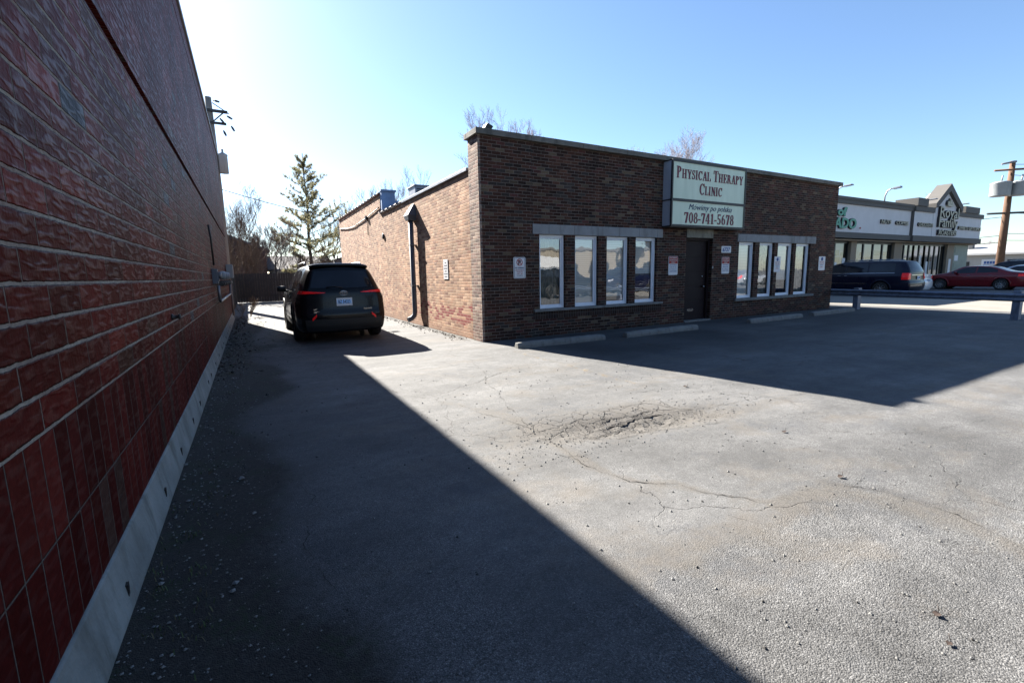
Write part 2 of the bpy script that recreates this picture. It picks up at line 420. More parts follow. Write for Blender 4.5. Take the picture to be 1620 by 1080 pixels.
# ground -------------------------------------------------------------
def asphalt():
    g = NG('asphalt'); p = g.geo()
    big = g.noise(p, .45, 5, .6); med = g.noise(p, 2.3, 5, .65); fine = g.noise(p, 12, 4, .6)
    strk = g.noise(g.vmul(p, (.5, 2.2, 1)), 1.0, 5, .65); light = g.math('MULTIPLY', g.math('MULTIPLY', g.mapr(big, .3, .7, .72, 1.22), g.mapr(med, .3, .7, .78, 1.18)), g.mapr(strk, .35, .65, .84, 1.12))
    light = g.math('MULTIPLY', light, g.mapr(fine, .3, .7, .88, 1.12))
    # aggregate chips, two sizes
    vc = g.n('ShaderNodeTexVoronoi', feature='F1'); g.l(p, vc.inputs['Vector']); vc.inputs['Scale'].default_value = 150
    chip = g.sep(vc.outputs[1])[0]; cd_ = vc.outputs[0]
    vc2 = g.n('ShaderNodeTexVoronoi', feature='F1'); g.l(p, vc2.inputs['Vector']); vc2.inputs['Scale'].default_value = 260
    chip2 = g.sep(vc2.outputs[1])[1]
    worn = g.attr('worn')                        # 1 = binder worn off, stones show
    wn = g.mapr(g.math('ADD', worn, g.math('MULTIPLY', g.math('SUBTRACT', med, .5), .9)), .2, .8)
    c1 = g.ramp(chip, [(0, .042), (.15, .076), (.55, .107), (.86, .145), (1, .22)])
    c2 = g.ramp(chip2, [(0, .080), (.5, .107), (1, .138)])
    rim = g.mapr(cd_, .45, .8, 1, .45); c1 = g.mix(1.0, c1, g.comb(rim, rim, rim), 'MULTIPLY')
    col = g.mix(g.math('MULTIPLY_ADD', wn, .5, .3), c2, c1)
    col = g.mix(1.0, col, g.comb(light, light, g.math('MULTIPLY', light, 1.0)), 'MULTIPLY')
    blot = g.mapr(g.noise(p, 1.1, 6, .7), .53, .68, 0, .5); col = g.mix(blot, col, (.052,.056,.064))
    tanb = g.mapr(g.noise(g.vmul(p, (1, 1.4, 1)), .9, 6, .7, .3), .52, .70, 0, .5); col = g.mix(tanb, col, (.115,.098,.078))
    oil = g.mapr(g.vor(p, .55, 'F1'), .05, .20, .5, 0); col = g.mix(g.math('MULTIPLY', oil, g.mapr(fine, .35, .6)), col, (.035,.035,.035))
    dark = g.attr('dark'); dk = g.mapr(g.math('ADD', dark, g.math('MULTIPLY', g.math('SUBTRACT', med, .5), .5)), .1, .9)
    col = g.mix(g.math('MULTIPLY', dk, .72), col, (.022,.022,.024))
    dirt = g.attr('dirt'); dn = g.mapr(g.math('ADD', dirt, g.math('MULTIPLY', g.math('SUBTRACT', fine, .5), 1.6)), .25, .95)
    dirtc = g.ramp(g.noise(p, 90, 2), [(.3, (.052,.047,.041)), (.7, (.118,.108,.096))])
    col = g.mix(g.math('MULTIPLY', dn, .75), col, dirtc)
    soil = g.attr('soil'); sn = g.math('MULTIPLY', g.mapr(g.math('ADD', soil, g.math('MULTIPLY', g.math('SUBTRACT', fine, .5), 1.1)), .3, .95), .9)
    soilc = g.ramp(g.noise(p, 50, 4, .7), [(.35, (.010,.009,.008)), (.6, (.026,.023,.019)), (.75, (.085,.082,.078))])
    moss = g.math('MULTIPLY', g.mapr(g.noise(p, 3.1, 4, .6), .50, .62), g.mapr(g.noise(p, 40, 3), .4, .6))
    soilc = g.mix(moss, soilc, (.014,.022,.008))
    col = g.mix(sn, col, soilc)
    # cracks: warped cell borders
    wrp = g.n('ShaderNodeTexNoise'); g.l(p, wrp.inputs['Vector']); wrp.inputs['Scale'].default_value = 3.5; wrp.inputs['Detail'].default_value = 5
    ad = g.n('ShaderNodeVectorMath', operation='MULTIPLY_ADD'); g.l(wrp.outputs[1], ad.inputs[0]); ad.inputs[1].default_value = (.35,.35,0); g.l(p, ad.inputs[2])
    cA = g.vor(ad.outputs[0], 4.5, 'DISTANCE_TO_EDGE'); cB = g.vor(ad.outputs[0], .42, 'DISTANCE_TO_EDGE')
    cC = g.vor(ad.outputs[0], 1.5, 'DISTANCE_TO_EDGE')
    al = g.attr('alli'); aln = g.mapr(g.math('ADD', al, g.math('MULTIPLY', g.math('SUBTRACT', med, .5), .5)), .35, .75)
    kA = g.math('MULTIPLY', g.mapr(cA, .014, .04, 1, 0), g.math('MULTIPLY', aln, g.mapr(fine, .35, .6, .35, 1)))
    kC = g.math('MULTIPLY', g.mapr(cC, .003, .009, .8, 0), g.mapr(g.math('ADD', big, g.math('MULTIPLY', al, .35)), .58, .72))
    kB = g.math('MULTIPLY', g.mapr(cB, .0006, .002, .6, 0), g.mapr(g.noise(p, .8, 3), .48, .6))
    k = g.math('MAXIMUM', g.math('MAXIMUM', kA, kC), kB)
    col = g.mix(g.math('MULTIPLY', k, .85), col, (.014,.012,.011))
    h = g.math('ADD', g.math('MULTIPLY', g.math('SUBTRACT', .6, cd_), g.math('MULTIPLY_ADD', wn, .8, .25)), g.math('MULTIPLY', fine, .6))
    h = g.math('SUBTRACT', h, g.math('MULTIPLY', k, 2.0))
    g.set(col=col, rough=.88, spec=.3, nrm=g.bump(h, .75, .005))
    return g.m
MT['asphalt'] = asphalt()

rng = np.random.RandomState(7)
def vnoise(x, y, s, seed=0):
    r = np.random.RandomState(seed); T = r.rand(64, 64)
    X = x*s; Y = y*s; i = np.floor(X).astype(int); j = np.floor(Y).astype(int); fx = X-i; fy = Y-j
    fx = fx*fx*(3-2*fx); fy = fy*fy*(3-2*fy); a = T[i % 64, j % 64]; b = T[(i+1) % 64, j % 64]; c = T[i % 64, (j+1) % 64]; d = T[(i+1) % 64, (j+1) % 64]
    return (a*(1-fx)+b*fx)*(1-fy) + (c*(1-fx)+d*fx)*fy
def segdist(x, y, P):
    d = np.full(x.shape, 1e9)
    for (a, b), (c, e) in zip(P[:-1], P[1:]):
        L = (c-a)**2+(e-b)**2; t = np.clip(((x-a)*(c-a)+(y-b)*(e-b))/L, 0, 1)
        d = np.minimum(d, np.hypot(x-a-t*(c-a), y-b-t*(e-b)))
    return d
def axis(fine0, fine1, step, lo, hi):
    a = list(np.arange(fine0, fine1, step)); s = step; x = fine1
    while x < hi: a.append(x); s *= 1.18; x += s
    a.append(hi); s = step; x = fine0; b = []
    while x > lo: s *= 1.18; x -= s; b.append(max(x, lo))
    return np.array(b[::-1] + a)
sst = lambda t: np.clip(t, 0, 1)**2*(3-2*np.clip(t, 0, 1))
xs = axis(-1.0, 7.0, .035, -900, 1500); ys = axis(0.2, 8.0, .035, -900, 1500)
GX, GY = np.meshgrid(xs, ys)
pot = np.exp(-(((GX-3.25-(GY-3.35)*.1)/1.05)**2 + ((GY-3.3+(GX-3.2)*.18)/.25)**2))
wide = np.exp(-(((GX-3.2)/1.7)**2 + ((GY-3.5+(GX-3.2)*.12)/.6)**2))
near = sst((9-np.hypot(GX-3, GY-3))/4)
GZ = near*((vnoise(GX, GY, .9, 1)-.5)*.018 + (vnoise(GX, GY, 3.1, 2)-.5)*.006) - .045*pot - .012*wide*near
GZ += -.03*pot*(vnoise(GX, GY, 9, 3)-.3) - .028*pot*(vnoise(GX, GY, 17, 4)-.4)
# raised overlay edge at the front right
ov = [(1.45,1.55),(1.79,1.58),(2.17,1.56),(2.6,1.5),(3.0,1.52),(3.35,1.51)]
ov2 = [(3.35,1.51),(3.5,1.25),(3.53,.89),(3.45,.64),(3.4,.3)]
dov = np.minimum(segdist(GX, GY, ov), segdist(GX, GY, ov2))
trail = segdist(GX, GY, [(2.3,3.45),(2.2,3.0),(2.22,2.7),(2.29,2.34),(2.52,2.08),(2.66,1.83),(2.85,1.6),(3.2,1.55)])
trail2 = segdist(GX, GY, [(1.9,5.1),(2.2,4.4),(2.35,3.6)]); trail3 = segdist(GX, GY, [(4.2,3.0),(5.0,2.95),(6.1,3.1)])
wob = (vnoise(GX, GY, 6, 5)-.5)*.10
dirt = np.clip(1.1*pot + .8*np.exp(-((dov+wob*1.3)/.15)**2) + .8*np.exp(-((trail+wob)/.06)**2) + .6*np.exp(-((trail2+wob)/.10)**2) + .35*np.exp(-((trail3+wob)/.12)**2) + .65*wide, 0, 1)
inside = sst((1.55-GY)/.15)*sst((GX-1.0)/.8)*sst((3.6-GX)/.3)
worn = np.clip(.35 + .55*inside*1.0 + .35*sst((2.2-GY)/1.6) + .3*sst((1.6-GX)/1.2)*sst((5-GY)/3) + .25*(vnoise(GX, GY, .5, 8)-.5), 0, 1)
dark = sst((1.0-GX)/1.2)*sst((14-GY)/5)*.6*(.5+vnoise(GX, GY, .8, 11)) + .45*np.exp(-((segdist(GX, GY, [(3.4,1.62),(3.62,1.3),(3.66,.9)])+wob)/.06)**2)  # left lot darkened in colour to deepen the wall's shade; dark seam by patch
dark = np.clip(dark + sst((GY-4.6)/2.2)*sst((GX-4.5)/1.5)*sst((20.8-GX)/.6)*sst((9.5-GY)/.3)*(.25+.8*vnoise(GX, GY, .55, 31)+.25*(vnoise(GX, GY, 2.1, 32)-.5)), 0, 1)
soil = sst((.38+.7*(vnoise(GX, GY, .7, 12)-.5)+.25*(vnoise(GX, GY, 2.3, 13)-.5) - GX)/.45)*sst((22-GY)/1.0)*sst((GX+1.2)/.3)
soil = np.maximum(soil, .75*sst((GX-4.05)/.3)*sst((GY-9.9)/.5)*sst((4.6-GX)/.1)*sst((27-GY)/1))
alli = np.clip(1.2*np.exp(-(((GX-3.1)/1.15)**2 + ((GY-3.5+(GX-3.2)*.15)/.42)**2)) + .75*sst((GY-8.3)/2)*sst((1.9-GX)/1.2)*sst((24-GY)/3), 0, 1)
vv = np.stack([GX.ravel(), GY.ravel(), GZ.ravel()], 1); ny, nx = GX.shape
idx = np.arange(ny*nx).reshape(ny, nx); F = np.stack([idx[:-1,:-1], idx[:-1,1:], idx[1:,1:], idx[1:,:-1]], -1).reshape(-1, 4)
me = bpy.data.meshes.new('asphalt_ground'); me.vertices.add(len(vv)); me.vertices.foreach_set('co', vv.ravel())
me.loops.add(F.size); me.loops.foreach_set('vertex_index', F.ravel()); me.polygons.add(len(F))
me.polygons.foreach_set('loop_start', np.arange(0, F.size, 4)); me.polygons.foreach_set('loop_total', np.full(len(F), 4))
me.update(calc_edges=True); me.polygons.foreach_set('use_smooth', np.ones(len(F), bool))
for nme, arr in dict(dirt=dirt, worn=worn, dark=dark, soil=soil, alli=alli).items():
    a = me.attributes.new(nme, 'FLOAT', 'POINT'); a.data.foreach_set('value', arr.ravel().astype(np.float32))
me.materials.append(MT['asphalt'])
go = bpy.data.objects.new('ground', me); COL.objects.link(go); tag(go, kind='structure', label='worn grey asphalt parking lot with cracks and a shallow broken hollow')
def gz(x, y):
    i = np.searchsorted(xs, x)-1; j = np.searchsorted(ys, y)-1
    return float(GZ[j:j+2, i:i+2].max())

# open cracks as thin dark strips laid just above the asphalt
def crack(mb, P, w, seed, step=.03, jit=.02):
    r = random.Random(seed); pts = []
    for (a, b), (c, d) in zip(P[:-1], P[1:]):
        n = max(2, int(math.hypot(c-a, d-b)/step))
        for k in range(n): pts.append((a+(c-a)*k/n, b+(d-b)*k/n))
    pts.append(P[-1]); off = 0; L = []
    for i, (x, y) in enumerate(pts):
        off = off*.8 + r.uniform(-jit, jit); q = pts[min(i+1, len(pts)-1)]; p0 = pts[max(i-1, 0)]
        dx, dy = q[0]-p0[0], q[1]-p0[1]; l = math.hypot(dx, dy) or 1; nx_, ny_ = -dy/l, dx/l
        e = min(1, i/6, (len(pts)-1-i)/6)*(1 if w > .02 else (.15+.85*(sin(i*.37+seed)*.5+.5)**1.5)); ww = w*.85*(.35+r.random())*e*.5+.0003
        cx, cy = x+nx_*off, y+ny_*off; z = gz(cx, cy)+.004
        L.append([(cx-nx_*ww, cy-ny_*ww, z), (cx+nx_*ww, cy+ny_*ww, z)])
    mb.grid(L, sm=False)
MT['crackm'] = flat('crack_filler_dark', (.03,.026,.023), .95, var=.4, scale=30)
ck = MB()
for i, (P, w) in enumerate([
    ([(3.1,6.5),(2.75,5.6),(2.5,4.6),(2.28,3.7)], .007), ([(2.0,4.9),(2.15,4.2),(2.3,3.7),(2.23,3.1),(2.2,2.75),(2.29,2.34),(2.52,2.08),(2.66,1.83),(2.82,1.56)], .009),
    ([(2.95,3.42),(3.2,3.40),(3.4,3.47),(3.75,3.35)], .06), ([(2.6,3.25),(2.95,3.22),(3.2,3.3)], .05), ([(2.8,3.5),(3.1,3.56),(3.5,3.5)], .02), ([(2.45,3.35),(2.7,3.12),(3.3,3.1),(3.8,3.2)], .015), ([(2.4,3.6),(2.9,3.6),(3.5,3.55),(4.2,3.3),(5.0,3.2),(5.9,3.0)], .008),
    ([(2.35,3.3),(2.8,3.05),(3.4,3.0),(4.2,2.8)], .009), ([(3.2,3.9),(3.9,3.75),(4.6,3.5),(5.2,3.2)], .006),
    ([(2.0,3.3),(2.15,2.95),(2.3,2.9),(2.3,3.15),(2.2,3.3)], .006), ([(4.4,2.3),(4.8,1.9),(5.2,1.7),(6.2,1.5)], .006),
    ([(2.3,4.9),(1.6,5.6),(1.4,6.4),(1.5,7.6),(1.2,8.8)], .007), ([(.6,6.6),(.9,6.2),(1.1,5.9),(1.6,5.6)], .006),
    ([(.1,3.9),(.25,3.3),(.15,2.7),(.3,2.2)], .006), ([(3.6,8.9),(3.2,8.2),(3.3,7.4),(3.1,6.5)], .007), ([(3.1,6.5),(3.9,6.3),(4.6,6.5),(5.4,6.1)], .006),
    ([(1.9,10.6),(2.6,9.6),(3.5,9.0),(4.4,8.6)], .008), ([(.1,12),(.9,10.9),(1.2,9.5),(.8,8.3),(1.0,7.2)], .01),
    ([(3.4,1.62),(3.6,1.3),(3.62,.95),(3.5,.7)], .006), ([(6.5,4.2),(7.4,4.0),(8.2,4.3),(9.5,3.9)], .008), ([(7,6.8),(9,6.5),(11,6.7),(14,6.2)], .012)]):
    crack(ck, P, w, i, jit=.018)
tag(ck.build('pavement_cracks', MT['crackm']), kind='structure', label='thin dark cracks running across the asphalt')

# faded yellow stall paint
def fadedpaint():
    g = NG('faded_yellow_paint'); p = g.geo(); n = g.noise(p, 5, 5, .7); n2 = g.noise(p, 60, 3, .6)
    a = g.math('MULTIPLY', g.math('MULTIPLY', g.mapr(n, .50, .62), g.mapr(n2, .40, .60)), .55)
    g.set(col=(.30,.20,.08), rough=.85, alpha=a); return g.m
MT['faded'] = fadedpaint()
yl = MB()
for X in (4.35, 7.05, 9.75, 12.0, 14.6, 17.3):
    n = 16; P = [[(X, 7.7-.17*k, gz(X, 7.7-.17*k)+.005), (X+.10, 7.7-.17*k, gz(X+.1, 7.7-.17*k)+.005)] for k in range(n+4)]
    yl.grid(P)
tag(yl.build('parking_lines', MT['faded']), kind='structure', label='faded yellow parking stall lines')
# pale concrete strip beyond the guard rail
cs = MB().box(21.1, 27.2, -40, 16.2, -.05, .006)
MT['pavecon'] = flat('pale_drive_concrete', (.36,.335,.29), .9, var=.14, scale=1.1, bump=.3)
tag(cs.build('pavement', MT['pavecon']), kind='structure', label='pale concrete drive beyond the guard rail')

# loose stones and leaf litter
def stones():
    mb = MB(); r = random.Random(3)
    base = [(1,0,0),(-1,0,0),(0,1,0),(0,-1,0),(0,0,1),(0,0,-1)]; fs = [(0,2,4),(2,1,4),(1,3,4),(3,0,4),(2,0,5),(1,2,5),(3,1,5),(0,3,5)]
    for k in range(5200):
        if k < 2600: x = -.6+abs(r.gauss(0, .35)); y = .8+r.random()**1.5*14
        elif k < 4200: x = r.uniform(-.3, 5.5); y = .5+r.random()**1.6*6
        else: x = 3.2+r.gauss(0, .8); y = 3.3+r.gauss(0, .25)
        if x < -.59: x = -.59+r.random()*.1
        s = (.003+.006*r.random()**3)*(1+y*.10)
        if k < 2600 and r.random() < .03: s *= 2.4
        rz = r.random()*6.3; z = gz(x, y)+s*.3
        mb.add([(x+(p[0]*cos(rz)-p[1]*sin(rz))*s*r.uniform(.7,1.3), y+(p[0]*sin(rz)+p[1]*cos(rz))*s*r.uniform(.7,1.2), z+p[2]*s*.6) for p in base], fs, 0 if r.random() < .85 else 1)
    return mb
MT['stone1'] = flat('pebble_pale', (.30,.30,.29), .9, var=.3, scale=20); MT['stone2'] = flat('pebble_dark', (.07,.068,.065), .9, var=.3, scale=20)
tag(stones().build('gravel', [MT['stone1'], MT['stone2']]), 'loose gravel scattered over the asphalt and along the red wall', kind='stuff')
def litter():
    mb = MB(); r = random.Random(5)
    for k in range(900):
        if k < 480: x = -.58+abs(r.gauss(0, .3)); y = r.uniform(8, 22)
        elif k < 800: x = 4.32-abs(r.gauss(0, .16)); y = r.uniform(9.7, 20)
        else: x = r.uniform(.2, 4); y = r.uniform(14, 30)
        a = r.random()*6.3; s = r.uniform(.015, .045); z = .01+r.random()*.02; t = r.uniform(-.02, .03)
        mb.add([(x+cos(a)*s, y+sin(a)*s, z), (x+cos(a+1.6)*s*.6, y+sin(a+1.6)*s*.6, z+t), (x-cos(a)*s, y-sin(a)*s, z), (x-cos(a+1.6)*s*.6, y-sin(a+1.6)*s*.6, z-t*.3+.01)], [(0,1,2,3)])
    return mb
tag(litter().build('leaf_litter', MT['leaf']), 'dry brown leaf litter along the foot of the walls', kind='stuff')
def weeds():
    mb = MB(); r = random.Random(21)
    for c in range(46):
        cx_ = -.56+abs(r.gauss(0, .16)); cy_ = 1.4+r.random()*16 if c > 20 else 1.8+r.random()*2.2
        for k in range(r.randint(5, 16)):
            x = cx_+r.gauss(0, .03); y = cy_+r.gauss(0, .05); a = r.random()*6.3; h = r.uniform(.01, .035); z = gz(x, y); w_ = .0025
            lx, ly = cos(a)*h*.6, sin(a)*h*.6
            mb.add([(x-sin(a)*w_, y+cos(a)*w_, z), (x+sin(a)*w_, y-cos(a)*w_, z), (x+lx*.5+sin(a)*w_*.8, y+ly*.5-cos(a)*w_*.8, z+h*.7), (x+lx*.5-sin(a)*w_*.8, y+ly*.5+cos(a)*w_*.8, z+h*.7), (x+lx, y+ly, z+h*.85)], [(0,1,2,3),(3,2,4)], 0 if r.random() < .55 else 1)
    return mb
MT['weed'] = flat('weed_green', (.05,.075,.025), .8, var=.3, af=1); MT['weeddry'] = flat('weed_dry', (.09,.075,.04), .9, var=.3, af=1)
tag(weeds().build('weeds', [MT['weed'], MT['weeddry']]), 'small green and dry weeds along the foot of the red wall', kind='stuff')
def leafobj(x, y, s, seed, label):
    s *= .7
    r = random.Random(seed); mb = MB(); P = []; z = gz(x, y)+.006
    for i in range(7):
        t = i/6; wd = s*.42*sin(pi*min(.97, t+.06))*(.8+.4*r.random()); P.append([(x-s/2+t*s, y-wd, z+.25*s*sin(t*3)*r.random()+.002), (x-s/2+t*s, y, z+.12*s*sin(t*2.5)), (x-s/2+t*s, y+wd, z+.3*s*sin(t*3)*r.random()+.002)])
    mb.grid(P); mb.tube([(x+s/2, y, z+.1*s), (x+s*.75, y+.01, z+.03)], .0015, 4)
    tag(mb.build('dead_leaf', MT['leaf'], loc=(x, y, z)), label, 'leaf', 'dead leaves on the asphalt')
leafobj(2.48, .68, .055, 1, 'curled dark leaf on the sunlit asphalt, nearest the bottom right of the lot but one')
leafobj(2.32, .59, .04, 2, 'small reddish brown leaf on sunlit asphalt, lowest on the right')
leafobj(3.58, 1.58, .07, 3, 'dark leaf lying at the corner of the raised asphalt patch')
leafobj(4.21, 2.35, .07, 4, 'dark scrap of leaf right of the broken hollow')
leafobj(4.84, 4.0, .09, 5, 'dark leaf between the hollow and the clinic shadow')

# ------------------------------------------------------------------ left building
LX = -.65; LE = 20.6
T = thing('brick_building', (LX, LE, 0), 'tall dark red glazed brick side wall of the building along the left of the alley', 'building')
MB().box(-14, LX, -9, LE, .995, 3.03).build('wall', MT['redbrick'], T)
u = MB().box(-14, LX+.015, -9, LE, 3.075, 5.62); u.box(-14, LX+.015, -9, LE, 5.66, 6.02); u.build('upper_wall', MT['redband'], T)
MB().box(-14, LX-.02, -9, LE-.01, 3.03, 3.075).build('ledge_joint', MT['dark'], T)
MB().box(-14, LX-.01, -9, LE-.01, 5.62, 5.66).build('ledge_joint', MT['dark'], T)
MB().box(-14, LX-.001, -9, LE, .27, .995).build('soldier_course', MT['redsoldier'], T)
fd = MB().prism([(-14,-.3),(LX+.055,-.3),(LX+.050,.02),(LX+.012,.262),(LX+.004,.27),(-14,.27)], 'y', -9, LE+.01)
fd.build('foundation', MT['foundation'], T, bevel=.008)
MB().box(-14.02, LX+.05, -9, LE+.03, 6.02, 6.10).build('coping', MT['metalgrey'], T, bevel=.01)
for k, y in enumerate(np.arange(1.6, 17, .95)+np.random.RandomState(4).uniform(-.2, .2, 17)):
    MB().prism([(y-.012, .07), (y+.012, .075), (y+.014, .13), (y-.01, .125)], 'x', LX+.02, LX+.044).build('weep_hole', MT['black'], T)
# bolt / hose stub low on the wall
b = MB().lathe([(0,0),(0,.028),(.015,.028),(.018,.016),(.05,.016),(.055,.024),(.07,.024),(.071,0)], (LX, 5.21, 1.17), 'x', 12)
b.build('wall_tap', MT['dark'], T)
# meters and pipes
mt = thing('gas_meter_set', (LX, 13, 1.2), 'grey meter box with black and pale pipes near the far end of the red wall', 'utility meter')
b = MB().box(LX, LX+.10, 11.2, 11.5, 1.42, 1.72); b.box(LX+.10, LX+.115, 11.24, 11.46, 1.47, 1.67); b.build('meter_box', MT['spout'], mt, bevel=.01)
MB().lathe([(0,.0),(0,.07),(.05,.07),(.06,.05),(.06,0)], (LX+.11, 11.35, 1.59), 'x', 20).build('dial', MT['metalgrey'], mt)
MB().tube([(LX+.05, 11.3, 1.8), (LX+.05, 11.3, 2.3), (LX+.03, 11.3, 2.6)], .018, 8).build('conduit', MT['dark'], mt)
MB().tube([(LX+.09, 11.3, 1.38), (LX+.09, 11.35, 1.08), (LX+.09, 11.5, 1.05), (LX+.09, 17.5, 1.05), (LX+.09, 17.6, 1.35)], .028, 8).build('lower_pipe', MT['metalgrey'], mt)
p = MB().tube([(LX+.12, 11.6, 1.42), (LX+.12, 18.2, 1.42)], .04, 10)
for y in (12.2, 13.2, 14.2, 15.2, 16.4): p.tube([(LX+.12, y-.06, 1.42), (LX+.12, y+.06, 1.42)], .065, 10); 
p.build('black_pipe', MT['dark'], mt)
for y in (12.6, 13.9, 15.3):
    MB().lathe([(-.06,0),(-.06,.08),(0,.10),(.06,.08),(.06,0)], (LX+.13, y, 1.60), 'x', 16).build('small_meter', MT['transf'], mt)
eb = thing('electrical_box', (LX+.02, 18.2, 1.5), 'pale grey electrical box mounted high at the far end of the red wall', 'electrical box')
b = MB().box(LX+.02, LX+.2, 18.0, 18.45, 1.55, 2.0); b.box(LX+.2, LX+.215, 18.03, 18.42, 1.58, 1.97); b.build('cabinet', MT['transf'], eb, bevel=.01)
MB().tube([(LX+.1, 18.2, 1.55), (LX+.1, 18.2, .3)], .03, 8).build('conduit', MT['terralight'], eb)

# ------------------------------------------------------------------ clinic
CX, CY = 4.5, 9.25
CL = thing('clinic_building', (CX, CY, 0), 'single storey dark brown brick clinic with tan brick side wall and stone lintels', 'building')
w = MB()
YF, YB = CY, CY+.3
ZT = 4.43
w.box(CX, 5.78, YF-.025, YB, -.2, ZT)                       # corner pier front
w.box(5.78, 10.05, YF, YB, -.2, .42); w.box(5.78, 10.05, YF, YB, 2.64, ZT)
ops1 = [(5.99,6.74),(7.03,7.77),(8.04,8.81),(9.04,9.83)]
x = 5.78
for a, b_ in ops1 + [(10.05, 10.05)]:
    w.box(x, a, YF, YB, .66, 2.41); x = b_
w.box(5.78, 5.80, YF, YB, 2.41, 2.64); w.box(10.03, 10.05, YF, YB, 2.41, 2.64)
w.box(10.05, 11.0, YF, YB, -.2, ZT)
w.box(11.0, 12.15, YF, YB, 2.68, ZT)
w.box(12.15, 13.27, YF, YB, -.2, ZT)
w.box(13.27, 19.0, YF, YB, -.2, .52); w.box(13.27, 19.0, YF, YB, 2.60, ZT)
ops2 = [(13.40,14.22),(14.46,15.27),(15.46,16.37),(16.53,17.42)]
x = 13.27
for a, b_ in ops2 + [(19.0, 19.0)]:
    w.box(x, a, YF, YB, .60, 2.36); x = b_
w.box(13.27, 13.30, YF, YB, 2.36, 2.60); w.box(17.71, 19.0, YF, YB, 2.36, 2.60)
w.box(17.71, 19.0, YF, YB, .52, .60)
w.build('wall', MT['brownbrick'], CL)
MB().box(5.783, 5.80, YF-.002, YF, .0, ZT).build('control_joint', MT['dark'], CL); MB().box(13.262, 13.275, YF-.002, YF, .0, 2.7).build('control_joint', MT['dark'], CL)
MB().box(5.80, 10.05, YF-.004, YB, .42, .60).build('soldier_course', MT['soldierbrown'], CL)
s1 = MB().box(4.44, CX, YF-.025, 9.72, -.2, ZT); s1.build('pier_side', MT['pierbrick'], CL)
# side walls (tan)
SX = 4.44+.03
sw = MB().box(SX, SX+.3, 9.72, 17.75, -.2, 3.80); sw.box(SX, SX+.3, 17.75, 26.6, -.2, 4.50); sw.build('side_wall', MT['tanbrick'], CL)
MB().box(18.7, 19.0, YB, 26.6, -.2, 3.8).build('side_wall', MT['brownbrick'], CL)
MB().box(SX+.3, 18.7, 26.3, 26.6, -.2, 4.4).build('rear_wall', MT['tanbrick'], CL)
MB().box(SX+.3, 18.7, YB, 26.3, 3.3, 3.4).build('roof', MT['roofgravel'], CL)
# stone band lintels / sills with joints
def band(name, xs_, y0, y1, z0, z1, m, bev=.006):
    for a, b_ in zip(xs_[:-1], xs_[1:]): MB().box(a+.002, b_-.002, y0, y1, z0, z1).build(name, m, CL, bevel=bev)
band('stone_lintel', [5.80,6.25,7.0,7.75,8.45,9.15,9.82,10.03], YF-.02, YB, 2.41, 2.64, MT['stone'])
band('stone_lintel', [13.3,14.9,16.35,17.05,17.71], YF-.02, YB, 2.36, 2.60, MT['stone'])
band('window_sill', [5.80,7.9,10.05], YF-.07, YB, .60, .66, MT['concrete'])
band('window_sill', [13.27,15.5,17.71], YF-.07, YB, .52, .60, MT['concrete'])
band('door_lintel', [11.0,12.15], YF-.012, YB, 2.44, 2.68, MT['lintel_old'])
band('stone_coping', [4.38,5.75,7.2,8.6,10.0,11.4,12.8,14.3,15.7,17.2,19.07], YF-.10, YB+.12, ZT, 4.55, MT['coping'])
MB().box(4.38, 4.85, YB+.12, 9.80, ZT, 4.548).build('stone_coping', MT['coping'], CL, bevel=.006)
# parapet copings along the side wall
MB().box(SX-.05, SX+.36, 9.80, 14.9, 3.80, 3.87).build('metal_coping', MT['galv'], CL, bevel=.006)
def tiles(y0, y1, z, m):
    y = y0
    while y < y1-.05:
        e = min(y+.58, y1)
        t = MB(); n = 8
        P = []
        for yy, ex in ((y, 0), (e-.09, 0), (e-.088, .018), (e-.004, .018)):
            P.append([(SX+.15-(.22+ex)*cos(pi*k/n), yy, z+(.055+ex)*sin(pi*k/n)) for k in range(n+1)])
        t.grid(P, sm=True); t.box(SX-.05, SX+.35, y+.002, e-.004, z-.045, z)
        t.build('coping_tile', m, CL); y = e
tiles(14.9, 17.75, 3.845, MT['terralight']); tiles(17.75, 26.6, 4.545, MT['terra'])
# blue painted parapet end where the roof steps
bp = MB().box(SX+.02, 5.0, 17.55, 17.749, 3.84, 4.60); bp.box(SX, 5.04, 17.50, 17.749, 4.60, 4.66)
n = 10; bp.grid([[(5.0+.35*k*3, yy, 4.30-.0*k+ (.10*cos(k*.7)-.1)) for k in range(n)] for yy in (17.60, 17.745)], sm=True)
for k in range(n-1):
    z0 = 4.30+(.10*cos(k*.7)-.1); z1 = 4.30+(.10*cos((k+1)*.7)-.1); x0 = 5.0+1.05*k; x1 = x0+1.05
    bp.add([(x0,17.6,3.4),(x1,17.6,3.4),(x1,17.6,z1),(x0,17.6,z0)], [(0,1,2,3)])
bp.build('blue_parapet', MT['bluepaint'], CL)
# rooftop unit
hv = thing('rooftop_unit', (6.2, 18.2, 4.4), 'boxy grey rooftop ventilation unit behind the side parapet', 'air conditioner')
h = MB().box(5.9, 6.9, 17.9, 18.8, 4.2, 4.95); h.box(5.86, 6.94, 17.86, 18.84, 4.95, 5.0); h.build('casing', MT['galv'], hv, bevel=.01)
h = MB()
for k in range(6): h.box(5.96, 6.84, 17.885, 17.90, 4.4+k*.085, 4.44+k*.085)
h.build('louvre', MT['dark'], hv)
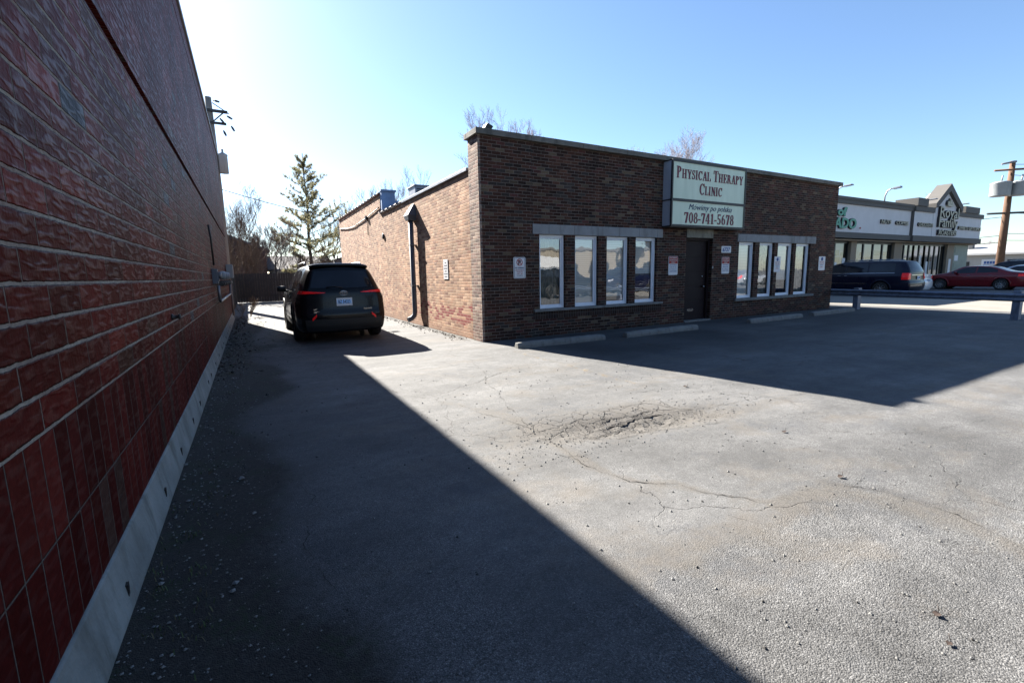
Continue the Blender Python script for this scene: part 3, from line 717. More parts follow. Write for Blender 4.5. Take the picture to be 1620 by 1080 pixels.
# windows
def window(x0, x1, z0, z1, curtain, seed):
    Y = YF+.10; f = .055
    m = MB()
    m.box(x0, x0+f, Y-.02, Y+.06, z0, z1); m.box(x1-f, x1, Y-.02, Y+.06, z0, z1)
    m.box(x0+f, x1-f, Y-.02, Y+.06, z0, z0+f); m.box(x0+f, x1-f, Y-.02, Y+.06, z1-f, z1)
    g2 = f+.03
    m.box(x0+f, x0+g2, Y, Y+.05, z0+f, z1-f); m.box(x1-g2, x1-f, Y, Y+.05, z0+f, z1-f)
    m.box(x0+g2, x1-g2, Y, Y+.05, z0+f, z0+g2); m.box(x0+g2, x1-g2, Y, Y+.05, z1-g2, z1-f)
    fr = m.build('window', MT['frame'], CL, bevel=.003); fr['label'] = 'narrow white framed window'
    p_ = MB().add([(x0+g2,Y+.025,z0+g2),(x1-g2,Y+.025,z0+g2),(x1-g2,Y+.025,z1-g2),(x0+g2,Y+.025,z1-g2)], [(0,1,2,3)])
    po = p_.build('pane', MT['pane'], None, loc=(CX, CY, 0)); po.parent = fr; po.location = (0, 0, 0)
    c = MB(); r = random.Random(seed)
    if curtain == 'blind':
        zz_ = z0+(z1-z0)*(0, .0, .12, .45, .0, .0, 0, .3)[seed % 8]; c.add([(x0,Y+.09,zz_),(x1,Y+.09,zz_),(x1,Y+.09,z1),(x0,Y+.09,z1)], [(0,1,2,3)])
        co = c.build('blind', MT['blind'], None, loc=(CX, CY, 0))
    else:
        n = 24; c.grid([[(x0+(x1-x0)*k/n, Y+.13+.03*sin(k*1.9+seed), zz) for k in range(n+1)] for zz in (z0, z1)])
        co = c.build('curtain', MT['curtain'], None, loc=(CX, CY, 0))
    co.parent = fr; co.location = (0, 0, 0)
for i, (a, b_) in enumerate(ops1): window(a, b_, .662, 2.408, 'curtain' if i == 0 else 'blind', i)
for i, (a, b_) in enumerate(ops2): window(a, b_, .602, 2.358, 'blind' if i in (0, 2) else 'curtain', i+5)
# door
DY = YF+.24
d = MB(); d.box(11.0, 12.15, YB, YB+.02, -.1, 2.44); d.build('door_recess', MT['dark'], CL)
d = MB(); d.box(11.0, 11.07, YF+.10, YB, 0, 2.44); d.box(12.08, 12.15, YF+.10, YB, 0, 2.44); d.box(11.07, 12.08, YF+.10, YB, 2.37, 2.44); d.build('door_frame', MT['doorm'], CL, bevel=.004)
d = MB(); d.box(11.07, 12.08, YF+.17, YF+.22, .04, 2.37)
for k in range(5): d.box(11.15, 12.0, YF+.163, YF+.17, .22+k*.42, .58+k*.42)
dr = d.build('door', MT['doorm'], CL, bevel=.006)
def sub(mb, name, m, par):
    o = mb.build(name, m, None, loc=(CX, CY, 0)); o.parent = par; o.location = (0, 0, 0); return o
sub(MB().lathe([(0,0),(0,.028),(-.02,.028),(-.05,.012),(-.06,.03),(-.09,.028),(-.095,0)], (11.93, YF+.165, 1.02), 'y', 14), 'handle', MT['chrome'], dr)
sub(MB().lathe([(0,0),(0,.03),(-.02,.03),(-.025,0)], (11.93, YF+.165, 1.32), 'y', 14), 'lock', MT['chrome'], dr)
sub(MB().box(11.3, 11.58, YF+.155, YF+.165, .30, .37), 'letter_plate', MT['chrome'], dr)
MB().box(11.0, 12.15, YF-.04, YF+.17, -.05, .04).build('threshold', MT['concrete'], CL, bevel=.006)
MB().box(12.16, 12.19, YF-.02, YF, 1.55, 1.62).build('doorbell', MT['white'], CL)

# text helpers ---------------------------------------------------------
def text_mb(body, h, x, z, y, depth=.006, italic=0, bold=0, sx=1.0, width=None, align='L'):
    """flat sans text standing in the x-z plane, facing -y, from the built-in font"""
    cu_ = bpy.data.curves.new('txt', 'FONT'); cu_.body = body; cu_.size = h*1.38; cu_.shear = italic; cu_.offset = bold; cu_.resolution_u = 3
    o = bpy.data.objects.new('txt', cu_); COL.objects.link(o)
    dg = bpy.context.evaluated_depsgraph_get(); me_ = bpy.data.meshes.new_from_object(o.evaluated_get(dg))
    V = [v.co.copy() for v in me_.vertices]; Fc = [list(p.vertices) for p in me_.polygons]
    bpy.data.objects.remove(o); bpy.data.curves.remove(cu_); bpy.data.meshes.remove(me_)
    mb = MB()
    if not V: return mb
    x0 = min(v.x for v in V); x1 = max(v.x for v in V)
    if width: sx = width/(x1-x0)
    ofs = x - x0*sx if align == 'L' else x - (x0+x1)/2*sx
    n = len(V)
    vs = [(ofs+v.x*sx, y-depth, z+v.y) for v in V] + [(ofs+v.x*sx, y, z+v.y) for v in V]
    from collections import Counter
    ec = Counter(); 
    for f in Fc:
        for a, b_ in zip(f, f[1:]+f[:1]): ec[(a, b_)] += 1
    side = [(a, a+n, b_+n, b_) for (a, b_) in ec if (b_, a) not in ec]
    mb.add(vs, Fc + side)
    return mb
def serif_glyph(ch):
    """hand drawn bold serif capitals and figures on a unit cap height; returns polygons and advance"""
    P = []; S = .055
    def rc(x0, x1, y0, y1): P.append([(x0,y0),(x1,y0),(x1,y1),(x0,y1)])
    def stem(x, w=.19, y0=0, y1=1, s0=True, s1=True):
        rc(x, x+w, y0+(S if s0 else 0), y1-(S if s1 else 0))
        if s0: rc(x-.09, x+w+.09, y0, y0+S)
        if s1: rc(x-.09, x+w+.09, y1-S, y1)
    def arc(cx, cy, rx, ry, tx, ty, a0, a1, n=12):
        for i in range(n):
            p, q = R(a0+(a1-a0)*i/n), R(a0+(a1-a0)*(i+1)/n)
            P.append([(cx+rx*cos(p), cy+ry*sin(p)), (cx+rx*cos(q), cy+ry*sin(q)), (cx+(rx-tx)*cos(q), cy+(ry-ty)*sin(q)), (cx+(rx-tx)*cos(p), cy+(ry-ty)*sin(p))])
    def ln(x0, y0, x1, y1, w): P.append([(x0,y0),(x0+w,y0),(x1+w,y1),(x1,y1)])
    if ch == 'P': stem(.1); arc(.29,.74,.40,.26,.2,.06,-90,90); adv = .78
    elif ch == 'H': stem(.1); stem(.62); rc(.29,.62,.47,.54); adv = .98
    elif ch == 'Y': ln(.36,.45,.06,1-S,.21); ln(.46,.45,.68,1-S,.08); rc(.33,.53,S,.46); rc(.22,.64,0,S); rc(-.02,.36,1-S,1); rc(.58,.86,1-S,1); adv = .86
    elif ch == 'S': arc(.34,.74,.27,.26,.12,.07,40,250,10); arc(.34,.27,.29,.27,.14,.07,-140,75,10); ln(.12,.66,.3,.44,.2); rc(.53,.59,.68,.98); rc(.05,.11,.02,.33); adv = .72
    elif ch == 'I': stem(.1); adv = .46
    elif ch == 'C': arc(.46,.5,.42,.51,.2,.07,42,318,18); rc(.74,.80,.66,1.0); adv = .88
    elif ch == 'A': ln(.10,S,.40,1,.07); ln(.60,S,.38,1,.20); rc(.2,.64,.3,.36); rc(0,.28,0,S); rc(.5,.9,0,S); adv = .90
    elif ch == 'L': stem(.1); rc(.29,.7,0,S); rc(.64,.70,S,.32); adv = .76
    elif ch == 'T': stem(.32, s1=False); rc(.04,.80,.94,1); rc(.04,.10,.7,.94); rc(.74,.80,.7,.94); adv = .86
    elif ch == 'E': stem(.1); rc(.29,.7,0,S); rc(.29,.68,.945,1); rc(.29,.52,.47,.53); rc(.65,.71,S,.3); rc(.62,.68,.72,.945); rc(.47,.52,.36,.64); adv = .80
    elif ch == 'R': stem(.1); arc(.29,.75,.38,.25,.2,.06,-90,90); ln(.60,S,.38,.52,.2); rc(.6,.92,0,S); adv = .92
    elif ch == 'N': stem(.14,.08); stem(.72,.08,0,1,False,True); ln(.66,0,.12,1,.2); adv = .96
    elif ch == '7': rc(.06,.64,.86,1); rc(.06,.12,.7,.86); ln(.2,0,.44,.86,.2); adv = .70
    elif ch == '0': arc(.35,.5,.31,.51,.16,.07,0,360,24); adv = .70
    elif ch == '8': arc(.35,.74,.26,.27,.13,.07,0,360,20); arc(.35,.27,.30,.28,.15,.07,0,360,20); adv = .70
    elif ch == '-': rc(.05,.37,.3,.42); adv = .42
    elif ch == '4': rc(.38,.57,S,1); rc(.28,.66,0,S); ln(.02,.32,.36,1,.07); rc(.02,.68,.24,.33); adv = .70
    elif ch == '1': rc(.26,.45,S,1); rc(.12,.58,0,S); ln(.1,.8,.28,1,.06); adv = .66
    elif ch == '5': rc(.14,.6,.86,1); rc(.14,.20,.48,.86); arc(.3,.3,.33,.3,.16,.07,-150,120,16); adv = .70
    elif ch == '6': arc(.36,.3,.3,.31,.15,.07,0,360,20); arc(.52,.42,.46,.58,.18,.05,95,185,12); adv = .70
    else: adv = .45
    return P, adv
def serif_text(body, cap, small, xc, z, y, m_depth=.012, cond=1.0, width=None):
    """small-cap setting: capitals cap high, lower case letters drawn small high"""
    items = []; x = 0
    for ch in body:
        s = cap if (ch.isupper() or ch.isdigit() or ch == '-') else small
        P, adv = serif_glyph(ch.upper())
        items.append((P, x, s)); x += (adv+.05)*s*cond
    k = width/x if width else 1
    mb = MB(); q = 0
    for P, gx, s in items:
        for poly in P:
            q += 1; d = m_depth + (q % 7)*.0004
            mb.prism([(xc-x*k/2+gx*k+px*s*cond*k, z+pz*s) for px, pz in poly], 'y', y-d, y)
    return mb

# big sign box
SG = thing('clinic_sign', (11.5, 8.94, 2.7), 'pale yellow lit style box sign reading Physical Therapy Clinic above the dark door', 'sign')
YS = 8.94
MB().box(10.0, 13.1, YS+.02, YF-.003, 2.72, 4.40).build('cabinet', MT['signside'], SG)
f = MB()
f.box(9.985, 13.115, YS-.02, YS+.03, 4.375, 4.43); f.box(9.985, 13.115, YS-.02, YS+.03, 3.36, 3.43); f.box(9.985, 13.115, YS-.02, YS+.03, 2.70, 2.75)
f.box(9.985, 10.03, YS-.02, YS+.03, 2.75, 3.36); f.box(13.07, 13.115, YS-.02, YS+.03, 2.75, 3.36); f.box(9.985, 10.03, YS-.02, YS+.03, 3.43, 4.375); f.box(13.07, 13.115, YS-.02, YS+.03, 3.43, 4.375)
f.box(9.985, 10.0, YS+.03, YF-.003, 3.38, 3.41); f.box(9.985, 13.115, YS+.03, YF-.003, 2.68, 2.72); f.box(9.985, 13.115, YS+.03, YF-.003, 4.40, 4.425)
f.build('sign_frame', MT['dark'], SG)
MB().box(10.03, 13.07, YS, YS+.02, 3.43, 4.375).build('sign_panel', MT['signface'], SG)
MB().box(10.03, 13.07, YS, YS+.02, 2.75, 3.36).build('sign_panel', MT['signface'], SG)
serif_text('Physical Therapy', .30, .24, 11.57, 3.965, YS, width=2.82).build('lettering', MT['maroon'], SG)
serif_text('Clinic', .30, .24, 11.57, 3.58, YS, width=.98).build('lettering', MT['maroon'], SG)
text_mb('Mówimy po polsku', .155, 11.6, 3.165, YS, 008e-3, italic=.32, bold=0, width=1.85, align='C').build('lettering', MT['navy'], SG)
serif_text('708-741-5678', .285, .24, 11.57, 2.80, YS, width=2.15).build('lettering', MT['maroon'], SG)

# small wall signs
def smallsign(kind, x0, x1, z0, z1, label, y=YF, group='small notice signs on the clinic walls'):
    t = thing('parking_sign' if kind != 'addr' else 'address_sign', ((x0+x1)/2, y, z0), label, 'sign', group if kind != 'addr' else None)
    w_, h_ = x1-x0, z1-z0; yy = y-.012; r_ = .03
    pl = MB(); c = []
    for cx_, cz_, a in ((x1-r_, z1-r_, 0), (x0+r_, z1-r_, 90), (x0+r_, z0+r_, 180), (x1-r_, z0+r_, 270)):
        for k in range(4): c.append((cx_+r_*cos(R(a+30*k)), cz_+r_*sin(R(a+30*k))))
    pl.prism(c, 'y', yy, y-.002); pl.build('plate', MT['signwhite'], t)
    e = .0035
    def bar(a, b_, cc, d_, m, nm='print'): MB().box(x0+w_*a, x0+w_*b_, yy-e, yy, z0+h_*cc, z0+h_*d_).build(nm, m, t)
    if kind == 'nopark':
        bd = MB()
        for a, b_, cc, d_ in ((.05,.95,.03,.045),(.05,.95,.955,.97),(.05,.075,.045,.955),(.925,.95,.045,.955)): bd.box(x0+w_*a, x0+w_*b_, yy-e, yy, z0+h_*cc, z0+h_*d_)
        bd.build('border', MT['navy'], t)
        rg = MB(); cx_, cz_ = (x0+x1)/2, z0+h_*.76; rr = w_*.25
        for k in range(24):
            p, q = 2*pi*k/24, 2*pi*(k+1)/24
            rg.prism([(cx_+rr*cos(p), cz_+rr*sin(p)), (cx_+rr*cos(q), cz_+rr*sin(q)), (cx_+rr*.78*cos(q), cz_+rr*.78*sin(q)), (cx_+rr*.78*cos(p), cz_+rr*.78*sin(p))], 'y', yy-e-.001, yy)
        rg.prism([(cx_-rr*.62, cz_+rr*.48), (cx_-rr*.48, cz_+rr*.62), (cx_+rr*.62, cz_-rr*.48), (cx_+rr*.48, cz_-rr*.62)], 'y', yy-e-.002, yy)
        rg.build('symbol', MT['redink'], t)
        text_mb('P', w_*.30, cx_, cz_-w_*.15, yy, e, bold=.006, align='C').build('lettering', MT['ink'], t)
        text_mb('NO PARKING', h_*.07, cx_, z0+h_*.46, yy, e, bold=.001, width=w_*.74, align='C').build('lettering', MT['navy'], t)
        for k, s_ in enumerate(('UNAUTHORIZED', 'VEHICLES', 'WILL BE', 'TOWED')):
            text_mb(s_, h_*.055, cx_, z0+h_*(.36-.085*k), yy, e, width=w_*(.7 if k == 0 else .5), align='C').build('lettering', MT['redink'] if k != 3 else MT['navy'], t)
    elif kind == 'patient':
        bar(.03, .97, .60, .985, MT['redink'], 'red_panel')
        for k, s_ in enumerate(('PATIENT', 'PARKING', 'ONLY')):
            text_mb(s_, h_*.075, (x0+x1)/2, z0+h_*(.88-.12*k), yy-e, e, bold=.001, width=w_*(.8 if k < 2 else .45), align='C').build('lettering', MT['white'], t)
        for k, s_ in enumerate(('UNAUTHORIZED', 'VEHICLES WILL', 'BE TOWED AT', 'OWNER EXPENSE')):
            text_mb(s_, h_*.05, (x0+x1)/2, z0+h_*(.50-.11*k), yy, e, width=w_*.78, align='C').build('lettering', MT['blueink'], t)
    elif kind == 'plain':
        ag = MB().lathe([(0,0),(0,w_*.16),(-e,w_*.16),(-e,0)], ((x0+x1)/2, yy, z0+h_*.82), 'y', 16); ag.build('symbol', MT['blueink'], t)
        for k, (s_, m) in enumerate((('RESERVED', 'redink'), ('PARKING', 'redink'), ('PERMIT', 'blueink'), ('ONLY', 'redink'))):
            text_mb(s_, h_*.06, (x0+x1)/2, z0+h_*(.60-.13*k), yy, e, width=w_*(.72 if k < 2 else .5), align='C').build('lettering', MT[m], t)
    else:
        text_mb('6737', h_*.6, (x0+x1)/2, z0+h_*.2, yy, .006, italic=.3, bold=.003, width=w_*.78, align='C').build('lettering', MT['blueink'], t)
    return t
smallsign('nopark', 5.26, 5.58, 1.40, 1.88, 'white no parking sign with red circled P on the brown corner pier', YF-.025)
smallsign('patient', 10.29, 10.66, 1.39, 1.91, 'red and white parking notice on brown brick left of the door')
smallsign('addr', 12.55, 13.0, 2.02, 2.22, 'white address plate reading 6737 right of the door')
smallsign('patient', 12.59, 12.95, 1.39, 1.89, 'red and white parking notice below the address plate')
smallsign('plain', 15.27, 15.62, 1.40, 1.91, 'white notice with red print on the brick between the right hand windows', YF-.01)
smallsign('plain', 18.0, 18.42, 1.42, 1.92, 'white notice with small print near the far right end of the clinic')
# side wall sign (faces -x): build flat then rotate
ss = thing('parking_sign', (SX, 11.35, 1.42), 'narrow white notice on the sunlit tan brick side wall', 'sign', 'small notice signs on the clinic walls')
MB().box(SX-.014, SX-.002, 11.2, 11.52, 1.40, 1.90).build('plate', MT['signwhite'], ss, bevel=.004)
t_ = MB()
for k, (a, b_) in enumerate(((.08,.24),(.05,.27),(.10,.22),(.05,.27),(.07,.25),(.12,.2))): t_.box(SX-.017, SX-.014, 11.2+a, 11.2+b_, 1.46+k*.07, 1.485+k*.07)
t_.build('print', MT['signlines'], ss)

# floodlight on the corner coping
fl = thing('floodlight', (4.75, 9.4, 4.55), 'small black floodlight on the stone coping at the clinic corner', 'light')
b = MB().prism([(4.66,4.60),(4.80,4.55),(4.88,4.66),(4.74,4.72)], 'y', 9.3, 9.5); b.build('lamp_head', MT['black'], fl, bevel=.01)
MB().tube([(4.55,9.4,4.56),(4.62,9.4,4.60),(4.72,9.4,4.62)], .018, 8).build('bracket', MT['dark'], fl)
# downspout
ds = thing('downspout', (SX-.1, 13.7, 0), 'grey metal downspout with tapered collector head on the tan brick side wall', 'downspout')
x0, x1 = SX-.26, SX-.005
hd = MB(); ya, yb = 13.55, 14.0
top = [(x1-.03,13.68,3.62),(x1,13.68,3.62),(x1,13.88,3.62),(x1-.03,13.88,3.62)]
mid = [(x0,ya,3.28),(x1,ya,3.28),(x1,yb,3.28),(x0,yb,3.28)]
low = [(x0+.03,ya+.08,3.14),(x1,ya+.08,3.14),(x1,yb-.08,3.14),(x0+.03,yb-.08,3.14)]
hd.add(top+mid+low, [(0,1,2,3)]+[(i,4+i,4+(i+1)%4,(i+1)%4) for i in range(4)]+[(4+i,8+i,8+(i+1)%4,4+(i+1)%4) for i in range(4)]+[(11,10,9,8)])
hd.build('collector_head', MT['spout'], ds, fixn=True)
MB().tube([(SX-.12,13.77,3.2),(SX-.12,13.77,.42),(SX-.15,13.76,.30),(SX-.24,13.75,.22),(SX-.36,13.74,.18)], .075, 12).build('pipe', MT['spout'], ds)
s_ = MB()
for z in (2.4, 1.2): s_.box(SX-.20, SX-.002, 13.68, 13.86, z, z+.03)
s_.build('strap', MT['metalgrey'], ds)
# cable and fittings on the far side wall
cb = thing('wall_cable', (SX, 18, 3.9), 'thin dark cable sagging along the far tan side wall', 'cable')
pts = [(SX-.03, 17.8+.45*k, 4.05-.0*k-.25*sin(pi*k/19)*(1 if k > 9 else .8)) for k in range(20)]
MB().tube(pts, .02, 6).build('cable', MT['dark'], cb)
MB().tube([(SX-.02,19.9,3.85),(SX-.02,19.9,3.2)], .012, 6).build('drop_wire', MT['dark'], cb)
MB().box(SX-.1, SX-.002, 19.82, 19.98, 3.82, 3.98).build('junction_box', MT['dark'], cb, bevel=.01)
vt = MB().lathe([(0,0),(0,.10),(-.03,.11),(-.05,.09),(-.05,0)], (SX, 17.45, 2.97), 'x', 18)
tag(vt.build('wall_vent', MT['dark'], loc=(SX, 17.45, 2.97)), 'small round dark vent high on the tan side wall', 'vent')

# wheel stops
def stop(x0, x1, y, label, seed, rz=0):
    r = random.Random(seed); L = x1-x0; n = 16; P = []
    prof = [(-.085,0),(-.085,.06),(-.055,.125),(.055,.13),(.085,.06),(.085,0)]
    for i in range(n+1):
        e = .0 if 0 < i < n else .03
        P.append([(-L/2+L*i/n+(r.uniform(-.01,.01) if 0 < i < n else 0), (a*(1-e*3))+r.uniform(-.004,.004), max(0, c*(1-e*4))+ (r.uniform(-.006,.004) if c else 0)) for a, c in prof])
    mb = MB().grid(P, sm=False)
    mb.f.append([k for k in range(6)]); mb.mi.append(0); mb.sm.append(False)
    b0 = n*6; mb.f.append([b0+k for k in range(6)][::-1]); mb.mi.append(0); mb.sm.append(False)
    for xx in (-L*.33, L*.33): pass
    o = mb.build('wheel_stop', MT['concrete'], fixn=True, loc=(0, 0, 0), bevel=.012); o.location = ((x0+x1)/2, y, 0); o.rotation_euler = (0, 0, rz)
    tag(o, label, 'wheel stop', 'concrete wheel stops in front of the clinic')
stop(4.62, 6.86, 8.0, 'concrete wheel stop nearest the clinic corner, below the left windows', 1, -.03)
stop(7.45, 9.98, 7.95, 'concrete wheel stop between the left windows and the door', 2, .03)
stop(12.13, 14.84, 8.0, 'concrete wheel stop under the right hand windows', 3, .02)
stop(15.5, 18.2, 8.08, 'concrete wheel stop at the far right end of the clinic', 4, .02)

# guard rail
def railpt(y): return 18.13+.2*(y-4.17)
gr = thing('guard_rail', (19, 8.4, 0), 'blue grey metal guard rail along the right edge of the lot', 'guard rail')
prof = [(0,.52),(-.05,.545),(-.06,.58),(-.01,.615),(-.01,.645),(-.06,.68),(-.05,.715),(0,.74)]
P = []
for y in np.arange(-4, 15.1, .5):
    P.append([(railpt(y)-.06+a, y, c-.02) for a, c in prof] + [(railpt(y)-.06+a+.008, y, c-.02) for a, c in prof[::-1]])
mb = MB().grid(P, sm=True); mb.build('rail', MT['railmat'], gr)
for y in (-.1, 4.17, 8.39, 12.6):
    x = railpt(y); MB().box(x-.04, x+.20, y-.08, y+.08, -.2, .80 if y < 5 else .77).build('post', MT['railmat'], gr, bevel=.01)

# ------------------------------------------------------------------ cars
def pch(xs_, ys_, q):
    xs_ = np.array(xs_, float); ys_ = np.array(ys_, float); h = np.diff(xs_); d = np.diff(ys_)/h; m = np.zeros(len(xs_))
    for i in range(1, len(xs_)-1):
        if d[i-1]*d[i] > 0:
            w1 = 2*h[i]+h[i-1]; w2 = h[i]+2*h[i-1]; m[i] = (w1+w2)/(w1/d[i-1]+w2/d[i])
    m[0] = d[0]; m[-1] = d[-1]
    q = np.clip(q, xs_[0], xs_[-1]); i = np.clip(np.searchsorted(xs_, q, side='right')-1, 0, len(h)-1); t = (q-xs_[i])/h[i]
    return (1+2*t)*(1-t)**2*ys_[i] + t*(1-t)**2*h[i]*m[i] + t*t*(3-2*t)*ys_[i+1] + t*t*(t-1)*h[i]*m[i+1]
def build_car(name, label, S, loc, sc=1.0, group=None):
    """S: spec. local frame: rear bumper at y=0, nose at y=L, centre x=0"""
    L = S['L']; Wd = S['W']/2; belt = S['belt']; H = S['H']; gc = S.get('gc', .2)
    T = thing(name, loc, label, 'car', group)
    roofY, roofZ = zip(*S['roof']); wr = S.get('wr', .74)
    planY, planW = zip(*S['plan'])
    rearZ, rearY = zip(*S['rear']); frZ, frY = zip(*S['front'])
    def sect(s):
        zr = float(pch(roofY, roofZ, s)); pw = float(pch(planY, planW, s))*Wd
        zb = belt + .03*(s/L)*-1; cab = max(0.0, min(1.0, (zr-zb)/(H-belt)))
        top = [(pw*1.0, .62), (pw*.985, zb-.12), (pw*.93, min(zb, zr-.03))]
        wt = pw*(.93*(1-cab)*.93 + wr*cab)
        if cab > .02: up = [(pw*.93+(wt-pw*.93)*.5, zb+(zr-zb)*.5), (wt, zr-.075*cab-.012), (wt*.86, zr-.02*cab), (wt*.5, zr+.0), (0, zr+.012)]
        else: up = [(pw*.90, zr-.025), (pw*.84, zr-.015), (pw*.6, zr-.005), (pw*.3, zr), (0, zr+.008)]
        lowp = [(0, gc), (pw*.85, gc), (pw*.955, gc+.05), (pw*.985, gc+.2)]
        pts = np.array(lowp + top + up)
        d = np.r_[0, np.cumsum(np.hypot(*np.diff(pts, axis=0).T))]; q = np.linspace(0, d[-1], 56)
        return np.stack([pch(d, pts[:, 0], q), pch(d, pts[:, 1], q)], 1)
    dr_ = S.get('decay', .9)
    def yshift(s, z):
        a = float(pch(rearZ, rearY, z)); b_ = float(pch(frZ, frY, z))
        return s + a*max(0, 1-s/dr_)**1.0 - b_*max(0, 1-(L-s)/1.0)
    ss = np.concatenate([np.linspace(0, .9, 22), np.linspace(.9, L-.9, 64)[1:-1], np.linspace(L-.9, L, 22)])
    sec = [sect(s) for s in ss]
    G = [[(p[0], yshift(s, p[1]), p[1]) for p in q] for s, q in zip(ss, sec)]
    def hw(y, z):
        s = y
        for _ in range(6): s = s - (yshift(s, z)-y)
        s = min(max(s, 0), L); q = sect(s)
        i0 = int(np.argmax(q[:, 0])); 
        zz = q[:, 1]; 
        for i in range(4, len(q)-1):
            if zz[i] <= z <= zz[i+1] and zz[i+1] > zz[i]:
                t = (z-zz[i])/(zz[i+1]-zz[i]); return q[i, 0]*(1-t)+q[i+1, 0]*t
        return q[i0, 0] if z < zz[i0] else q[-6, 0]
    wr_ = S['wheel_r']; wy = S['axles']; wx = Wd-.115; ra = wr_+.055
    def skip(vs, q):
        c = [sum(vs[i][k] for i in q)/4 for k in range(3)]
        return abs(c[0]) > Wd-.34 and any(math.hypot(c[1]-a, c[2]-wr_) < ra for a in wy)
    bd = MB(); bd.grid(G, sm=True, skip=skip); bd.grid([[(-p[0], p[1], p[2]) for p in r] for r in G], sm=True, skip=skip)
    bow = S.get('bow', .06); N = 14
    def cap(row, sgn, b_):
        return [[(p[0]*(-1+2*k/N), p[1]+sgn*b_*(1-abs(-1+2*k/N)**2.2)*(min(1, p[0]/(Wd*.6))), p[2]) for k in range(N+1)] for p in row]
    bd.grid(cap(G[0], -1, bow), sm=True); bd.grid(cap(G[-1], 1, S.get('fbow', .18)), sm=True)
    def loc_build(mb, nm, m, par=T, fix=True, sm_=None):
        mb.v = [(x*sc, y*sc, z*sc) for x, y, z in mb.v]
        o = mb.build(nm, m, None, loc=(0, 0, 0), weld=fix); o.parent = par; return o
    P_ = S['paint']; body = loc_build(bd, 'body', MT[P_])
    # rear surface point
    r0 = sec[0]
    def rear_pt(u, z, o=0):
        i = np.searchsorted(r0[4:, 1], z)+4; i = min(i, len(r0)-1); t = (z-r0[i-1, 1])/(r0[i, 1]-r0[i-1, 1]+1e-9); x = r0[i-1, 0]*(1-t)+r0[i, 0]*t
        return (x*u, yshift(0, z) - bow*(1-abs(u)**2.2)*min(1, x/(Wd*.6)) - o, z)
    def rear_patch(u0, u1, zf0, zf1, o=.006, n=10, m=6, th=0):
        P = [[rear_pt(u0+(u1-u0)*i/n, zf0((i)/n)+(zf1(i/n)-zf0(i/n))*j/m, o) for j in range(m+1)] for i in range(n+1)]
        return P
    def side_patch(y0, y1, zb_, zt_, sgn, o=.005, n=14, m=6):
        P = []
        for i in range(n+1):
            y = y0+(y1-y0)*i/n; a, b_ = zb_(y), zt_(y)
            P.append([(sgn*(hw(y, a+(b_-a)*j/m)+o), y, a+(b_-a)*j/m) for j in range(m+1)])
        return P
    lin = lambda P: (lambda y: float(np.interp(y, [p[0] for p in P], [p[1] for p in P])))
    for sgn in (-1, 1):
        for y0, y1, zb_, zt_ in S['sidewin']:
            loc_build(MB().grid(side_patch(y0, y1, lin(zb_), lin(zt_), sgn)), 'side_window', MT['carglass'])
        if S.get('chromeline'):
            for (y0, y1, z0, z1) in S['chromeline']:
                loc_build(MB().grid(side_patch(y0, y1, lambda y: z0, lambda y: z1, sgn, .012, 20, 2)), 'chrome_strip', MT['chrome'])
        for a in S['handles']:
            z = S['handle_z']; h_ = MB()
            x = hw(a, z); h_.tube([(sgn*(x+.0), a-.09, z), (sgn*(x+.03), a-.06, z), (sgn*(x+.03), a+.06, z), (sgn*(x+.0), a+.09, z)], .012, 6)
            loc_build(h_, 'door_handle', MT[S.get('handle_m', 'chrome')])
        # door seams
        for (a, z0, z1) in S['seams']:
            loc_build(MB().grid(side_patch(a, a+.008, lambda y: z0, lambda y: z1, sgn, .003, 1, 16)), 'door_seam', MT['black'])
        # sill cladding
        if S.get('clad'):
            loc_build(MB().grid(side_patch(wy[0]+ra*.96, wy[1]-ra*.96, lambda y: gc+.06, lambda y: gc+.20, sgn, .012, 20, 3)), 'sill_trim', MT['black'])
        # mirror
        my, mz = S['mirror']; x = hw(my, mz)
        m_ = MB(); P = []
        for i in range(7):
            t = i/6; P.append([(sgn*(x+.06+.20*t), my+.075*cos(2*pi*k/10)*(.75+.25*sin(pi*t)), mz+.05+.085*sin(2*pi*k/10)*(.7+.3*sin(pi*(t*.8+.2)))) for k in range(11)])
        m_.grid(P); m_.add(P[0][:-1], [list(range(10))]); m_.add(P[-1][:-1], [list(range(10))]); m_.tube([(sgn*(x-.02), my, mz-.02), (sgn*(x+.08), my, mz+.01)], .03, 8)
        loc_build(m_, 'mirror', MT[P_] if not S.get('blackmirror') else MT['black'])
        # arches and wheels
        for a in wy:
            ar = MB(); P = []
            for k in range(25):
                th = R(-12+204*k/24); row = []
                for rr_, o in ((ra-.005, -.01), (ra, .014), (ra+.055, .012), (ra+.06, -.004)):
                    y, z = a+rr_*cos(th), max(.02, wr_+rr_*sin(th)); row.append((sgn*(hw(y, max(z, gc+.06))+o), y, z))
                P.append(row)
            ar.grid(P); loc_build(ar, 'wheel_arch', MT['black'] if S.get('clad') else MT[P_])
            ww = MB()
            ww.grid([[(sgn*xx, a+(ra+.0)*cos(R(-15+210*k/20)), wr_+ra*sin(R(-15+210*k/20))) for xx in (Wd-.02, Wd-.42)] for k in range(21)])
            n_ = 20; ww.add([(sgn*(Wd-.42), a+ra*cos(2*pi*k/n_), wr_+ra*sin(2*pi*k/n_)) for k in range(n_)], [list(range(n_))])
            loc_build(ww, 'wheel_well', MT['black'])
            c = (sgn*wx, a, wr_); tw = .115; rr = wr_*.68
            rim = MB(); rim.lathe([(sgn*-.09, rr), (sgn*.09, rr), (sgn*.10, rr*.96), (sgn*.07, rr*.90), (sgn*-.09, rr*.88)], c, 'x', 32)
            ns = S.get('spokes', 10)
